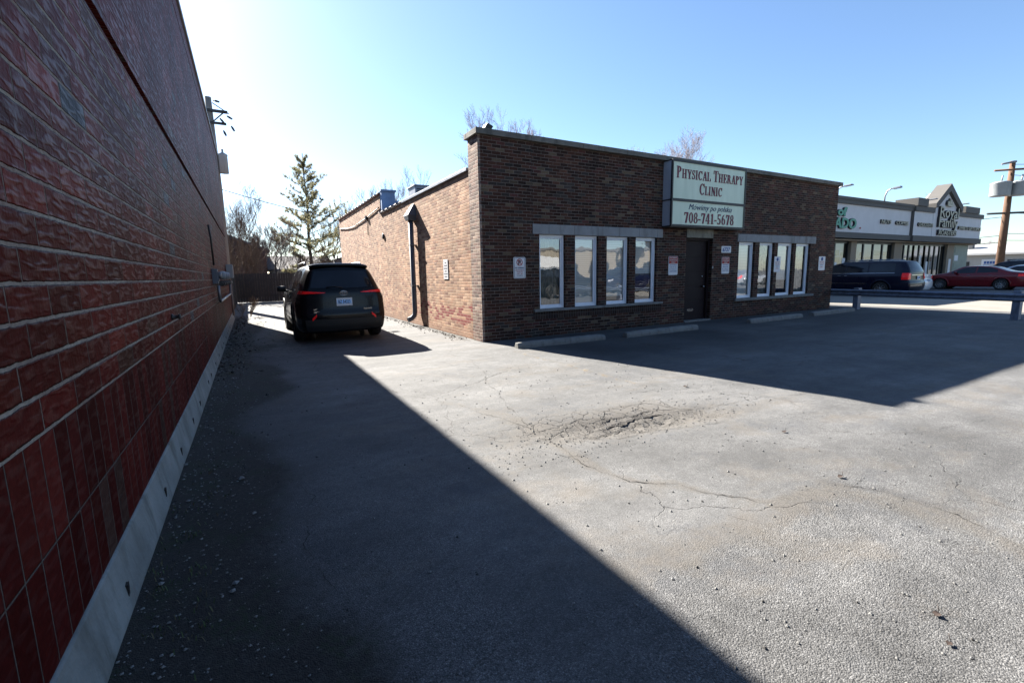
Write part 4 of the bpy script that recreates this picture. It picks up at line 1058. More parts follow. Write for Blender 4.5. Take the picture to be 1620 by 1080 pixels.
            for k in range(ns):
                th = 2*pi*k/ns; w0, w1 = .035, .022
                pts = []
                for rad_, wdt, xo in ((.05, w0, .075), (rr*.93, w1, .088)):
                    for q_ in (-1, 1):
                        pts.append((c[0]+sgn*xo, c[1]+rad_*cos(th)-q_*wdt*sin(th), c[2]+rad_*sin(th)+q_*wdt*cos(th)))
                pts += [(p[0]-sgn*.03, p[1], p[2]) for p in pts]
                rim.add(pts, [(0,1,3,2), (4,6,7,5), (0,2,6,4), (1,5,7,3)])
            rim.lathe([(sgn*.0, .06), (sgn*.095, .055), (sgn*.10, 0)], c, 'x', 16)
            wo = loc_build(rim, 'wheel', MT[S.get('rim', 'alloy')], fix=False)
            ty = MB(); ty.lathe([(-tw*.8, rr), (-tw, rr*1.1), (-tw, wr_*.93), (-tw*.8, wr_*.99), (0, wr_), (tw*.8, wr_*.99), (tw, wr_*.93), (tw, rr*1.1), (tw*.8, rr), (tw*.6, rr*.97)], c, 'x', 40)
            to = loc_build(ty, 'tyre', MT['rubber'], par=wo, fix=False)
            dk = MB().lathe([(sgn*-.02, rr*.92), (sgn*-.02, 0)], c, 'x', 24); loc_build(dk, 'brake_disc', MT['dark'], par=wo, fix=False)
        # lamps
        for (kind, args) in S['tail']:
            if kind == 'wrap':
                u0, u1, z0a, z1a, z0b, z1b, ylen = args
                P = rear_patch(u0*sgn, u1*sgn, lambda t: z0a+(z0b-z0a)*t, lambda t: z1a+(z1b-z1a)*t, .014, 10, 4)
                Q = side_patch(yshift(0, (z0b+z1b)/2)-.0, yshift(0, (z0b+z1b)/2)+ylen, lambda y: z0b, lambda y: z1b, sgn, .014, 6, 4)
                loc_build(MB().grid(P+Q), 'tail_light', MT['red_lens'])
        for (u0, u1, z0a, z1a, z0b, z1b, mm, nm) in S.get('rearbits', []):
            loc_build(MB().grid(rear_patch(u0*sgn, u1*sgn, lambda t: z0a+(z0b-z0a)*t, lambda t: z1a+(z1b-z1a)*t, .012, 6, 3)), nm, MT[mm])
        # headlamps
        hz = S['headz']; hp = []
        for i in range(7):
            y = L-.30+.0*i
        loc_build(MB().grid(side_patch(L-.42, L-.12, lambda y: hz-.07, lambda y: hz+.05, sgn, .01, 6, 3)), 'headlight', MT['clear_lens'])
    for (u, z0, z1, mm, nm, o) in S['rearfull']:
        loc_build(MB().grid(rear_patch(-u, u, lambda t: z0(abs(2*t-1)), lambda t: z1(abs(2*t-1)), o, 24, 8)), nm, MT[mm])
    # windscreen
    wy0, wy1 = S['screen']
    P = []
    for i in range(9):
        s = wy0+(wy1-wy0)*i/8; q = sect(s); ids = [k for k in range(len(q)) if q[k, 1] > belt+.02] or [len(q)-3, len(q)-2, len(q)-1]
        k0 = next((k for k in range(len(q)) if q[k, 0] < q[-1, 0]+Wd*wr*.93 and k > 30), 40)
        xh = Wd*wr*.90; zz = float(pch(roofY, roofZ, s))
        P.append([(xh*(-1+2*k/10), yshift(s, zz)+.004, zz+.016-.035*abs(-1+2*k/10)**3) for k in range(11)])
    loc_build(MB().grid(P), 'windscreen', MT['carglass'])
    # plate
    if S.get('plate'):
        z = S['plate']; y = rear_pt(0, z)[1]-.02
        pl = MB().box(-.165, .165, y-.012, y, z-.085, z+.085); po = loc_build(pl, 'licence_plate', MT['signwhite'], fix=False)
        inner = MB().box(-.145, .145, y-.015, y-.012, z-.04, z+.045); loc_build(inner, 'plate_panel', MT['plateblue'], par=po, fix=False)
        tx = text_mb('BZ 54323', .075, 0, z-.032, y-.015, .003, bold=.002, width=.25, align='C'); loc_build(tx, 'plate_text', MT['navy'], par=po, fix=False)
    if S.get('rails'):
        for sgn in (-1, 1):
            y0, y1 = S['rails']; x = Wd*wr*.93
            z = lambda y: float(pch(roofY, roofZ, y))
            rp = MB().tube([(sgn*x, y0, z(y0)-.0), (sgn*x, y0+.12, z(y0+.12)+.045)] + [(sgn*x, y0+.12+(y1-y0-.24)*k/8, z(y0+.12+(y1-y0-.24)*k/8)+.05) for k in range(1, 8)] + [(sgn*x, y1-.12, z(y1-.12)+.045), (sgn*x, y1, z(y1))], .018, 8)
            loc_build(rp, 'roof_rail', MT[S.get('railm', 'chrome')], fix=False)
    return T, loc_build, rear_pt
MT['plateblue'] = flat('plate_pale_blue', (.35,.62,.95), .5, af=1)

SUV = dict(L=4.95, W=1.93, H=1.72, belt=1.10, wr=.69, gc=.24, paint='suvpaint', wheel_r=.385, axles=(1.05, 3.90), spokes=10, rim='darkalloy', clad=True, blackmirror=True, decay=1.0,
    roof=[(0,1.66),(.55,1.70),(1.5,1.725),(2.5,1.72),(3.0,1.63),(3.75,1.14),(4.5,1.03),(4.95,.86)],
    plan=[(0,.90),(.35,.985),(1.05,1.0),(2.5,.985),(3.9,1.0),(4.6,.93),(4.95,.74)],
    rear=[(.2,.10),(.42,.02),(.62,.0),(.74,.03),(.95,.05),(1.12,.07),(1.2,.12),(1.5,.27),(1.66,.36),(1.72,.40)], front=[(.2,.12),(.5,.0),(.75,.03),(1.0,.2),(1.7,.3)],
    bow=.10, sidewin=[(.62,1.25,[(.62,1.30),(1.25,1.17)],[(.62,1.50),(.9,1.58),(1.25,1.60)]), (1.33,2.25,[(1.33,1.16),(2.25,1.12)],[(1.33,1.605),(2.25,1.61)]), (2.33,3.35,[(2.33,1.12),(3.35,1.10)],[(2.33,1.61),(2.85,1.58),(3.35,1.28)])],
    handles=(1.5,2.5), handle_z=1.0, handle_m='suvpaint', seams=[(1.29,.5,1.58),(2.29,.42,1.6),(3.4,.42,1.1)], mirror=(3.05,1.10),
    tail=[('wrap', (.46,1.0,1.095,1.108,1.085,1.148,.24))], rearbits=[(.66,.77,.60,.655,.51,.565,'red_lens','reflector')],
    headz=.88, screen=(3.02,3.70), plate=.90, rails=(1.0,2.7), railm='metalgrey',
    rearfull=[(.84, lambda a: 1.19+.02*a, lambda a: 1.585-.02*a, 'carglass', 'rear_window', .008),
              (.93, lambda a: .28, lambda a: .54+.0*a, 'black', 'bumper_trim', .012),
              (.80, lambda a: .655-.0*a, lambda a: .664, 'black', 'tailgate_seam', .004),
              (.36, lambda a: .795-.05*a*0, lambda a: .80, 'black', 'plate_recess', .004), (.34, lambda a: 1.015, lambda a: 1.02, 'black', 'plate_recess', .004)])
car, lb, rp = build_car('parked_suv', 'black SUV parked in the alley, seen from behind, beside the tan brick wall', SUV, (1.86, 11.2, 0), 1.055)
# spoiler, emblem, badges, antenna
sp = MB(); P = []
for k in range(17):
    u_ = -1+2*k/16; x = .62*u_; y = .30-.02*(1-u_*u_)+.05*abs(u_)**6
    P.append([(x, y+.42, 1.735-.035*abs(u_)**4), (x, y+.10, 1.74-.04*abs(u_)**4), (x, y-.02, 1.705-.04*abs(u_)**4), (x, y, 1.672-.04*abs(u_)**4), (x, y+.16, 1.66-.04*abs(u_)**4)])
sp.grid(P); lb(sp, 'spoiler', MT['suvpaint'])
z = 1.085; y = rp(0, z)[1]-.012
em = MB()
def ell(cx_, cz_, a, b_, rr=.006):
    em.tube([(cx_+a*cos(2*pi*k/24), y, cz_+b_*sin(2*pi*k/24)) for k in range(25)], rr, 6, cap=False)
ell(0, z, .075, .05); ell(0, z, .024, .048); ell(0, z+.018, .055, .02)
lb(em, 'emblem', MT['chrome'], fix=False)
for s_, x, z, wd in (('HYBRID', -.62, .735, .13), ('HIGHLANDER', -.62, .68, .27), ('XLE AWD', .40, .72, .18)):
    yy = rp(x/.8, z)[1]-.0
    t_ = text_mb(s_, .032, x, z, yy-.012, .004, bold=.001, width=wd); lb(t_, 'badge', MT['chrome'], fix=False)
an = MB().prism([(.75,1.72),(.95,1.72),(.82,1.79),(.77,1.79)], 'x', -.012, .012); lb(an, 'antenna', MT['black'], fix=False)
hl = MB().grid([[(-.24+.48*i/12, rp(0,.99)[1]-.006+.0*j, .78+.22*j/2 if True else 0) for j in range(3)] for i in range(1)]) if False else None
wp = MB().tube([(0, rp(0,1.2)[1]-.02, 1.20), (-.16, rp(.2,1.24)[1]-.025, 1.235), (-.34, rp(.4,1.22)[1]-.02, 1.215)], .01, 6); lb(wp, 'wiper', MT['black'], fix=False)

VAN = dict(L=5.15, W=2.0, H=1.75, belt=1.12, wr=.76, gc=.22, paint='vanpaint', wheel_r=.345, axles=(1.15, 4.2), spokes=9, decay=.8,
    roof=[(0,1.70),(.5,1.735),(1.8,1.75),(2.9,1.73),(3.4,1.62),(4.2,1.18),(4.75,1.02),(5.15,.82)],
    plan=[(0,.90),(.35,.98),(1.2,1.0),(3.9,1.0),(4.7,.93),(5.15,.72)],
    rear=[(.2,.08),(.45,.0),(.62,.0),(.75,.05),(1.12,.07),(1.5,.22),(1.68,.32),(1.75,.36)], front=[(.2,.12),(.5,.0),(.8,.05),(1.0,.2),(1.7,.3)],
    bow=.07, sidewin=[(.62,1.72,[(.62,1.16),(1.72,1.15)],[(.62,1.58),(.85,1.63),(1.72,1.64)]), (1.78,2.75,[(1.78,1.15),(2.75,1.14)],[(1.78,1.64),(2.75,1.64)]), (2.82,4.0,[(2.82,1.14),(4.0,1.13)],[(2.82,1.64),(3.2,1.60),(4.0,1.20)])],
    handles=(2.75,3.05), handle_z=1.0, seams=[(1.75,.4,1.62),(2.79,.4,1.62),(4.05,.4,1.1)], mirror=(3.9,1.12), chromeline=[(.6,4.1,1.115,1.135),(1.75,4.0,.60,.62)],
    tail=[('wrap', (.80,1.0,.82,1.08,.80,1.12,.24))], headz=.8, screen=(3.45,4.12), plate=.88, rails=(.8,3.0),
    rearfull=[(.86, lambda a: 1.17, lambda a: 1.60-.02*a, 'carglass', 'rear_window', .008),
              (.70, lambda a: 1.0, lambda a: 1.03, 'chrome', 'chrome_strip', .014), (.9, lambda a: .50, lambda a: .525, 'chrome', 'chrome_strip', .014)])
van, _, _ = build_car('parked_minivan', 'dark blue minivan with chrome side strip parked nose in at the white storefront', VAN, (30.0, 10.55, 0), 1.045)
SED = dict(L=4.85, W=1.85, H=1.46, belt=.98, wr=.70, gc=.18, paint='redpaint', wheel_r=.335, axles=(1.05, 3.85), spokes=10, decay=.6,
    roof=[(0,1.03),(.45,1.08),(.75,1.12),(1.55,1.40),(2.2,1.46),(2.8,1.43),(3.65,1.04),(4.3,.93),(4.85,.74)],
    plan=[(0,.86),(.4,.97),(1.05,1.0),(3.85,1.0),(4.5,.93),(4.85,.70)],
    rear=[(.15,.1),(.4,.0),(.6,.0),(.8,.06),(1.03,.05)], front=[(.15,.12),(.45,.0),(.7,.05),(1.0,.25)],
    bow=.10, sidewin=[(1.25,2.15,[(1.25,1.06),(2.15,1.02)],[(1.25,1.20),(1.6,1.34),(2.15,1.39)]), (2.22,3.35,[(2.22,1.02),(3.35,1.0)],[(2.22,1.39),(2.7,1.37),(3.35,1.09)])],
    handles=(1.55,2.5), handle_z=.90, seams=[(1.25,.4,1.1),(2.18,.3,1.38),(3.4,.3,1.0)], mirror=(3.1,1.0),
    tail=[('wrap', (.55,1.0,.80,.93,.80,.96,.30))], headz=.72, screen=(2.85,3.6), plate=.70,
    rearfull=[])
sed, _, _ = build_car('parked_sedan', 'dark red sedan with silver wheels parked nose in at the right', SED, (39.9, 8.7, 0), 1.0)
def repaint(t, m, group=None):
    for c in [o for o in bpy.data.objects if o.parent == t and o.name.split('.')[0] in ('body','mirror','wheel_arch')]:
        if c.data.materials[0].name in ('dark_red_car_paint','navy_car_paint','black_car_paint'):
            d_ = c.data.copy(); d_.materials[0] = MT[m]; c.data = d_
c1 = copy_tree(sed, (33.4, 11.3, 0), 'white car mostly hidden behind the dark blue minivan'); repaint(c1, 'whitepaint'); c1.name = 'parked_sedan'
c2 = copy_tree(sed, (47.5, 8.3, 0), 'silver car just past the dark red sedan at the right edge'); repaint(c2, 'silverpaint')
c3 = copy_tree(van, (54.5, 10.0, 0), 'far blue minivan beyond the silver car at the right edge'); repaint(c3, 'vanpaint')
# vehicles on the street side behind the viewer, seen in the window glass
c4 = copy_tree(car, (14.6, -5.2, 0), 'dark SUV seen only as a reflection in the left clinic windows', rz=-pi/2)
c5 = copy_tree(van, (27.5, -7.5, 0), 'dark blue minivan seen only in the clinic window reflections', rz=pi/2)
c6 = copy_tree(sed, (31, -6, 0), 'white car seen only in the right clinic window reflections', rz=pi/2); repaint(c6, 'whitepaint')
c7 = copy_tree(sed, (40, -9.5, 0), 'silver car seen only in the right clinic window reflections', rz=-pi/2); repaint(c7, 'silverpaint')

for o_ in (van, sed, c1, c2, c3): o_['group'] = 'cars parked nose in at the storefront'
for o_ in (c4, c5, c6, c7): o_['group'] = 'cars seen in the clinic window reflections'
# ------------------------------------------------------------------ storefront (strip mall)
FY = 17.0
ML = thing('storefront_building', (34, FY, 0), 'white stucco strip of shops with grey cornice and pointed gable beyond the clinic', 'building')
m = MB(); m.box(20.4, 46.4, FY+.15, FY+1.2, 3.95, 5.85); m.box(46.4, 50.0, FY, FY+1.2, 3.95, 5.85); m.box(55.0, 60.7, FY, FY+1.2, 3.95, 5.85)
m.prism([(50.0,3.95),(55.0,3.95),(55.0,6.3),(52.3,7.75),(50.0,6.2)], 'y', FY-.02, FY+1.2)
m.box(20.4, 60.7, FY+1.2, 34, 0, 5.5); m.build('wall', MT['stucco'], ML)
t_ = MB(); t_.box(20.3, 46.4, FY+.02, FY+1.3, 5.85, 6.29); t_.box(46.4, 50.0, FY-.13, FY+1.3, 5.85, 6.25); t_.box(55.0, 60.8, FY-.13, FY+1.3, 5.80, 6.15)
t_.box(20.3, 46.4, FY+.05, FY+1.25, 3.56, 3.95); t_.box(46.4, 60.85, FY-.10, FY+1.25, 3.50, 3.95)
t_.box(20.25, 46.38, FY-.03, FY+.02, 6.12, 6.31)
t_.box(46.4, 48.3, FY-.22, FY+1.3, 6.25, 6.85); t_.box(56.0, 59.3, FY-.22, FY+1.3, 6.15, 6.70)
t_.prism([(49.7,6.25),(49.7,6.6),(52.3,8.35),(55.3,6.6),(55.3,6.15),(55.0,6.15),(55.0,6.25),(52.3,7.75),(50.0,6.25),(50.0,6.25001)], 'y', FY-.25, FY+.75)
t_.build('cornice', MT['trimgrey'], ML)
MB().box(46.36, 46.42, FY-.05, FY+.15, 3.6, 5.85).build('wall_joint', MT['trimgrey'], ML)
cn = MB().box(20.4, 60.5, FY+.3, FY+.9, 3.40, 3.50); cn.build('soffit_trim', MT['tan'], ML)
# shop front
SY = FY+.9
def X_(u): return float(np.interp(u, [1318,1340,1355,1396,1411,1439,1451,1478,1513,1548], [34.6,36.26,37.67,41.32,42.89,45.86,47.17,50.46,55,60.7]))*SY/FY
pil = [(X_(1344), X_(1352)), (X_(1413), X_(1425)), (X_(1497), X_(1508)), (30.5, 31.3)]
for a, b_ in pil: MB().box(a, b_, SY-.25, SY+.25, 0, 3.41).build('pillar', MT['tan'], ML, bevel=.01)
MB().box(X_(1508), 60.5, SY-.25, SY+.25, 0, 3.41).build('end_wall', MT['paleposter'], ML)
mu = MB()
def glassrun(a, b_, n):
    pn = MB().add([(a,SY,.1),(b_,SY,.1),(b_,SY,3.4),(a,SY,3.4)], [(0,1,2,3)]); pn.build('shop_window', MT['shopglass'], ML)
    for k in range(n+1):
        x = a+(b_-a)*k/n; mu.box(x-.07, x+.07, SY-.06, SY+.06, .12, 3.25)
    mu.box(a, b_, SY-.06, SY+.06, 3.25, 3.40); mu.box(a, b_, SY-.06, SY+.06, 0, .12)
glassrun(31.3, pil[0][0], 4); glassrun(pil[0][1], pil[1][0], 4); glassrun(pil[1][1], X_(1449), 3); glassrun(X_(1449), X_(1466), 2); glassrun(X_(1466), pil[2][0], 4)
mu.build('mullion', MT['mullion'], ML)
# interior: floor lit shelves behind the glass
r = random.Random(9); it = [MB() for _ in range(4)]
for k in range(60):
    x = r.uniform(32, 54); z = r.choice((.4,.9,1.4,1.9,2.4)); it[k % 4].box(x, x+r.uniform(.3,1.3), SY+.25, SY+.28, z, z+r.uniform(.2,.42))
for q, cc in zip(it, ((.65,.6,.5),(.5,.15,.1),(.2,.4,.25),(.6,.5,.2))):
    q.build('shop_display', flat('display_goods', cc, .7, var=.3, scale=6), ML)
for (u0, u1, z0, z1) in ((1322,1328,.9,1.9), (1337,1342,.9,2.2), (1457,1462,1.4,2.4), (1470,1476,.8,1.9)):
    MB().box(X_(u0), X_(u1), SY-.012, SY-.006, z0, z1).build('window_poster', MT['signwhite'], ML)
MB().box(X_(1500.5), X_(1504), SY-.27, SY-.25, .8, 2.1).build('poster', MT['signwhite'], ML)
for k in range(4): MB().box(X_(1509.5), X_(1515), SY-.27, SY-.25, .5+.72*k, 1.0+.72*k).build('poster', MT['paleposter'] if k % 2 else MT['signwhite'], ML)
# channel letters
def letters(s_, h_, x, z, m1, wid, depth=.10, y=FY, italic=0, back=True, bold=.004, align='L'):
    if back: text_mb(s_, h_, x, z, y-.005, depth, bold=bold+(.02 if h_ > .4 else .012), italic=italic, width=wid, align=align).build('letter_side', MT['ink'], ML)
    text_mb(s_, h_, x, z, y-.005-depth-.002, .02, bold=bold, italic=italic, width=wid, align=align).build('letter_face', MT[m1], ML)
letters('NUTS', .28, 41.35, 4.72, 'creamlet', 1.5, y=FY+.15); letters('COFFEE', .28, 43.7, 4.72, 'creamlet', 2.1, y=FY+.15)
letters('CHOCOLATE', .28, 47.15, 4.70, 'creamlet', 2.75); letters('SWEETS GIFTS SPICE', .28, 55.25, 4.68, 'creamlet', 5.2)
letters('b of', .55, 34.1, 5.05, 'greenlet', 2.2, y=FY+.15, bold=.03); letters('CADO', .68, 33.9, 4.22, 'greenlet', 3.8, y=FY+.15, bold=.03, italic=.1)
letters('®', .14, 38.15, 4.2, 'redink', .2, y=FY+.15, back=False, bold=0)
letters('Royal', .92, 52.75, 5.55, 'creamlet', 3.9, depth=.16, y=FY-.02, align='C'); letters('Family', .85, 52.7, 4.75, 'creamlet', 3.9, depth=.16, y=FY-.02, align='C'); letters('ROASTERS', .42, 52.75, 4.10, 'creamlet', 3.7, depth=.16, y=FY-.02, align='C')
crn = MB(); 
for k, (hh) in enumerate((.32,.5,.32)):
    xx = 52.35+.4*k; crn.prism([(xx-.12,6.62),(xx+.12,6.62),(xx+.16,6.62+hh*.6),(xx,6.62+hh),(xx-.16,6.62+hh*.6)], 'y', FY-.18, FY-.02)
crn.box(52.2, 53.3, FY-.2, FY-.02, 6.5, 6.62); crn.build('crown_emblem', MT['creamlet'], ML)
cb2 = MB()
for k, (hh) in enumerate((.32,.5,.32)):
    xx = 52.25+.4*k; cb2.prism([(xx-.16,6.6),(xx+.16,6.6),(xx+.2,6.62+hh*.6),(xx,6.68+hh),(xx-.2,6.62+hh*.6)], 'y', FY-.12, FY-.03)
cb2.build('crown_backing', MT['ink'], ML)
# gooseneck lamps on the parapet
def goose(x, label, s=1.0):
    t = thing('gooseneck_lamp', (x, FY+.5, 6.3), label, 'lamp', 'gooseneck sign lamps on the storefront parapet')
    MB().tube([(x, FY+.5, 6.25), (x, FY+.5, 6.25+.5*s), (x, FY+.38, 6.25+.85*s), (x, FY+.15, 6.25+1.0*s), (x, FY-.05, 6.25+1.0*s)], .05, 8).build('arm', MT['metalgrey'], t)
    MB().prism([(FY-.0, 6.25+1.06*s), (FY-.48, 6.25+1.10*s), (FY-.5, 6.25+.98*s), (FY-.0, 6.25+.93*s)], 'x', x-.16, x+.16).build('lamp_head', MT['galv'], t, bevel=.02)
goose(35.6, 'gooseneck lamp over the green lettering', .7); goose(42.6, 'tallest gooseneck lamp on the parapet, above the coffee lettering', 1.05); goose(49.0, 'gooseneck lamp between the parapet block and the gable', .6); goose(55.6, 'gooseneck lamp just right of the pointed gable', .6)

# white low building far right
WB = thing('low_white_building', (95, 25, 0), 'low white building with pale metal roof and blue lettered sign beyond the sedan', 'building')
m = MB().box(92, 104, 2, 48, 0, 2.9); m.build('wall', MT['siding'], WB)
m = MB().prism([(91.3,2.9),(91.3,3.15),(98,4.6),(105,3.15),(105,2.9)], 'y', 1.5, 48.5); m.build('roof', MT['metalroof'], WB)
for (a, b_, z0, z1) in ((20.2,22.6,.0,2.2),(26.5,27.6,1.0,2.0),(31,33,1.0,2.0)): MB().box(91.94, 92.0, a, b_, z0, z1).build('window', MT['mullion'], WB)
MB().box(91.9, 91.98, 22.9, 25.2, 1.3, 2.3).build('sign_board', MT['signwhite'], WB)
m = MB()
for k in range(6): m.box(91.86, 91.9, 23.2+k*.3, 23.42+k*.3, 1.65, 2.0)
m.box(91.86, 91.9, 23.1, 25.0, 1.5, 1.56); m.build('sign_print', MT['blueink'], WB)
MB().lathe([(3.8,.5),(4.5,.5),(4.6,.7),(4.8,.7),(5.0,.0)], (95, 27.5, 0), 'z', 16).build('roof_vent', MT['metalgrey'], WB)

# ------------------------------------------------------------------ poles
def wire(mb, a, b_, sag, r=.012, n=14):
    mb.tube([(a[0]+(b_[0]-a[0])*k/n, a[1]+(b_[1]-a[1])*k/n, a[2]+(b_[2]-a[2])*k/n-sag*4*(k/n)*(1-k/n)) for k in range(n+1)], r, 4, sm=True)
up = thing('utility_pole', (-1.0, 28, 0), 'pale weathered utility pole with transformer rising behind the red wall', 'utility pole')
MB().tube([(-1.02,28,0),(-.96,28,6),(-.97,28,10.3)], [.26,.20,.14], 14).build('pole', MT['polewood'], up)
MB().lathe([(6.75,0),(6.75,.2),(7.55,.2),(7.62,.22),(7.66,.2),(7.75,.05),(7.9,.05),(7.9,0)], (-.60, 27.9, 0), 'z', 20).build('transformer', MT['transf'], up)
m = MB(); m.box(-1.9, -.2, 27.8, 27.92, 9.6, 9.72); m.box(-1.6, -.3, 27.8, 27.92, 9.05, 9.15); m.tube([(-.9,27.85,9.1),(-.35,27.85,9.65)], .03, 6); m.tube([(-.8,27.8,10.0),(-.15,27.5,9.5)], .025, 6); m.build('crossarm', MT['dark'], up)
for (x, z, a) in ((-.25,9.45,.5),(-.1,9.0,1.1),(-.45,8.75,1.2),(-.75,10.1,.2),(-.55,9.3,.9)):
    MB().tube([(x,27.7,z),(x+.12*cos(a),27.7,z-.12*sin(a)),(x+.26*cos(a),27.7,z-.26*sin(a))], [.03,.055,.04], 8).build('insulator', MT['dark'], up)
w = MB(); wire(w, (-.9,28,6.1), (3.4,42,7.2), -.1, .012); wire(w, (3.4,42,6.5), (9.5,50,5.5), .2, .02)
wl = thing('overhead_wire', (-.9, 28, 6), 'thin dark overhead wire running from the left pole past the evergreen', 'wire')
w2 = MB(); wire(w2, (-.85,28,6.0), (14,50,7.4), .6, .022); w2.build('wire', MT['dark'], wl)
up2 = thing('utility_pole', (80, 20.3, 0), 'brown utility pole with three grey transformers at the right edge', 'utility pole')
MB().tube([(80,20.3,0),(80,20.3,7),(80,20.3,13.6)], [.42,.36,.26], 12).build('pole', MT['polebrown'], up2)
dv_ = Vector((cos(R(-45)), sin(R(-45)), 0))
def alongp(t, o=0, z=0): return (80+dv_.x*t-dv_.y*o*-1, 20.3+dv_.y*t-.3, z)
for t in (-1.6, .3, 2.1):
    c = alongp(t); MB().lathe([(9.5,0),(9.5,.88),(9.6,.92),(10.95,.92),(11.02,.98),(11.2,.6),(11.25,0)], (c[0]-.5, c[1]-.5, 0), 'z', 20).build('transformer', MT['transf'], up2)
    MB().tube([(c[0]-.5,c[1]-.5,11.2),(c[0]-.3,c[1]-.5,11.9)], .08, 6).build('bushing', MT['transf'], up2)
def arm(z, l):
    a, b_ = alongp(-l, 0, z), alongp(l, 0, z); return MB().tube([a, b_], .12, 4)
arm(7.6, 2.2).build('crossarm', MT['dark'], up2); arm(12.6, 2.0).build('crossarm', MT['polebrown'], up2)
MB().tube([alongp(-1.4,0,13.3), alongp(0,0,13.5)], .12, 6).build('lamp_arm', MT['metalgrey'], up2)
wl2 = thing('overhead_wire', (80, 20.3, 7), 'long overhead wires running right from the brown pole', 'wire')
w3 = MB()
for z0, z1 in ((13.2,13.9),(12.7,13.4),(7.6,6.9),(5.2,6.0),(4.4,5.2),(12.0,8.0)): wire(w3, (80,20.2,z0), (130,-15,z1), .7, .03)
for z0 in (4.2, 5.0, 7.2): wire(w3, (80,20.2,z0), (60,60,z0-.2), .8, .03)
w3.build('wire', MT['dark'], wl2)

# ------------------------------------------------------------------ fence, houses
FN = thing('board_fence', (2, 34, 0), 'dark weathered board fence closing the far end of the alley', 'fence')
r = random.Random(2); m = MB(); x = -.75
while x < 9: 
    wd = r.uniform(.13,.15); m.box(x, x+wd, 34+r.uniform(-.01,.012), 34.03+r.uniform(0,.01), .04, 1.86+r.uniform(-.03,.03)); x += wd+r.uniform(.004,.012)
m.build('boards', MT['wood'], FN)
m = MB(); m.box(-.75, 9, 34.045, 34.09, .4, .5); m.box(-.75, 9, 34.045, 34.09, 1.4, 1.5); m.build('fence_rail', MT['wood'], FN)
FS = thing('side_fence', (-.75, 28, 0), 'dark board fence running back along the alley behind the red building', 'fence')
m = MB(); y = 20.9
while y < 33.9: m.box(-.80+r.uniform(-.02,.02), -.76+r.uniform(-.02,.02), y, y+.14, .03, 1.75+r.uniform(-.06,.06)); y += .155
m.build('boards', MT['wood'], FS); MB().box(-.86, -.82, 20.9, 34, 1.4, 1.5).build('fence_rail', MT['wood'], FS)
H1 = thing('brick_house', (-2, 46, 0), 'brown brick house with sloping roof behind the shrub at the left of the alley end', 'house')
MB().prism([(-9,0),(1.4,0),(1.4,3.9),(-2.0,5.2),(-9,5.2)], 'y', 44, 54).build('wall', MT['housebrick'], H1)
MB().prism([(1.7,3.75),(1.7,3.9),(-2.0,5.38),(-9,5.38),(-9,5.2),(-2,5.2)], 'y', 43.7, 54.3).build('roof', MT['shingle'], H1)
H2 = thing('grey_roofed_garage', (6, 48, 0), 'low pale garage with grey shingle roof behind the fence', 'garage')
MB().box(1.8, 6.6, 46, 52, 0, 2.2).build('wall', MT['siding'], H2)
MB().prism([(45.6,2.2),(45.6,2.32),(49,3.6),(52.4,2.32),(52.4,2.2)], 'x', 1.5, 6.9).build('roof', MT['shingle'], H2)
H3 = thing('arched_roof_garage', (9, 44, 0), 'grey garage with low arched roofline and brown door behind the black SUV', 'garage')
n = 14; arcp = [(6.4+5*k/n, 2.6+.75*sin(pi*(.15+.7*k/n))) for k in range(n+1)]
MB().prism([(6.4,0)]+arcp+[(11.4,0)], 'y', 42, 47).build('wall', MT['shingle'], H3)
MB().prism(arcp+[(a, b_+.1) for a, b_ in arcp[::-1]], 'y', 41.7, 47.3).build('roof', MT['dark'], H3)
MB().box(7.6, 9.4, 41.94, 42.0, 0, 2.45).build('door', MT['polebrown'], H3)

# ------------------------------------------------------------------ trees
def bare_tree(name, base, h, spread, seed, m1, m2, label, trunk_r=.18, depth=5, kids=(3,5), group='bare winter trees beyond the buildings', up_=.35, multi=1, first=.35, tw=.006):
    r = random.Random(seed); tk = MB(); cr_ = MB(); base = Vector(base)
    def br(p, d, l, rad, lev):
        n = 4 if lev < 3 else 3; pts = [p]; dd = d.copy()
        for k in range(n):
            dd = (dd + Vector((r.uniform(-1,1), r.uniform(-1,1), r.uniform(-.6,1)))*.13*(1+lev*.2) + Vector((0,0,up_*.12))).normalized()
            pts.append(pts[-1] + dd*l/n)
        e = max(rad*.45, tw)
        (tk if lev < 1 else cr_).tube(pts, [rad+(e-rad)*k/n for k in range(n+1)], 7 if lev == 0 else (4 if lev < 3 else 3), cap=False)
        if lev >= depth: return
        nk = r.randint(*kids) + (1 if lev == 0 else 0)
        for k in range(nk):
            t = first+(1-first)*(k+r.random()*.8)/nk if lev == 0 else .2+.8*(k+r.random())/nk
            t = min(t, .999); i = int(t*n); q = pts[i].lerp(pts[i+1], t*n-i)
            a = r.random()*6.283; side = Vector((cos(a), sin(a), 0)); tilt = r.uniform(.5, 1.0)*spread
            nd = (dd*1.0 + side*tilt + Vector((0,0,.15))).normalized()
            br(q, nd, l*r.uniform(.5,.72), max(rad*r.uniform(.42,.6)*(1-t*.35), tw), lev+1)
        if lev: br(pts[-1], dd, l*.55, e, lev+1)
    for k in range(multi):
        a = r.random()*6.28; d = Vector((cos(a)*.25*(multi > 1), sin(a)*.25*(multi > 1), 1)).normalized()
        br(base+Vector((cos(a)*.15*(multi-1), sin(a)*.15*(multi-1), -.1)), d, h*.5*(1 if multi == 1 else r.uniform(.8,1.1)), trunk_r, 0)
    T = thing(name, tuple(base), label, 'tree' if 'shrub' not in name else 'shrub', group)
    tk.build('trunk', m1, T); cr_.build('crown', m2, T); return T
P_, Q_ = MT['bark'], MT['barklight']
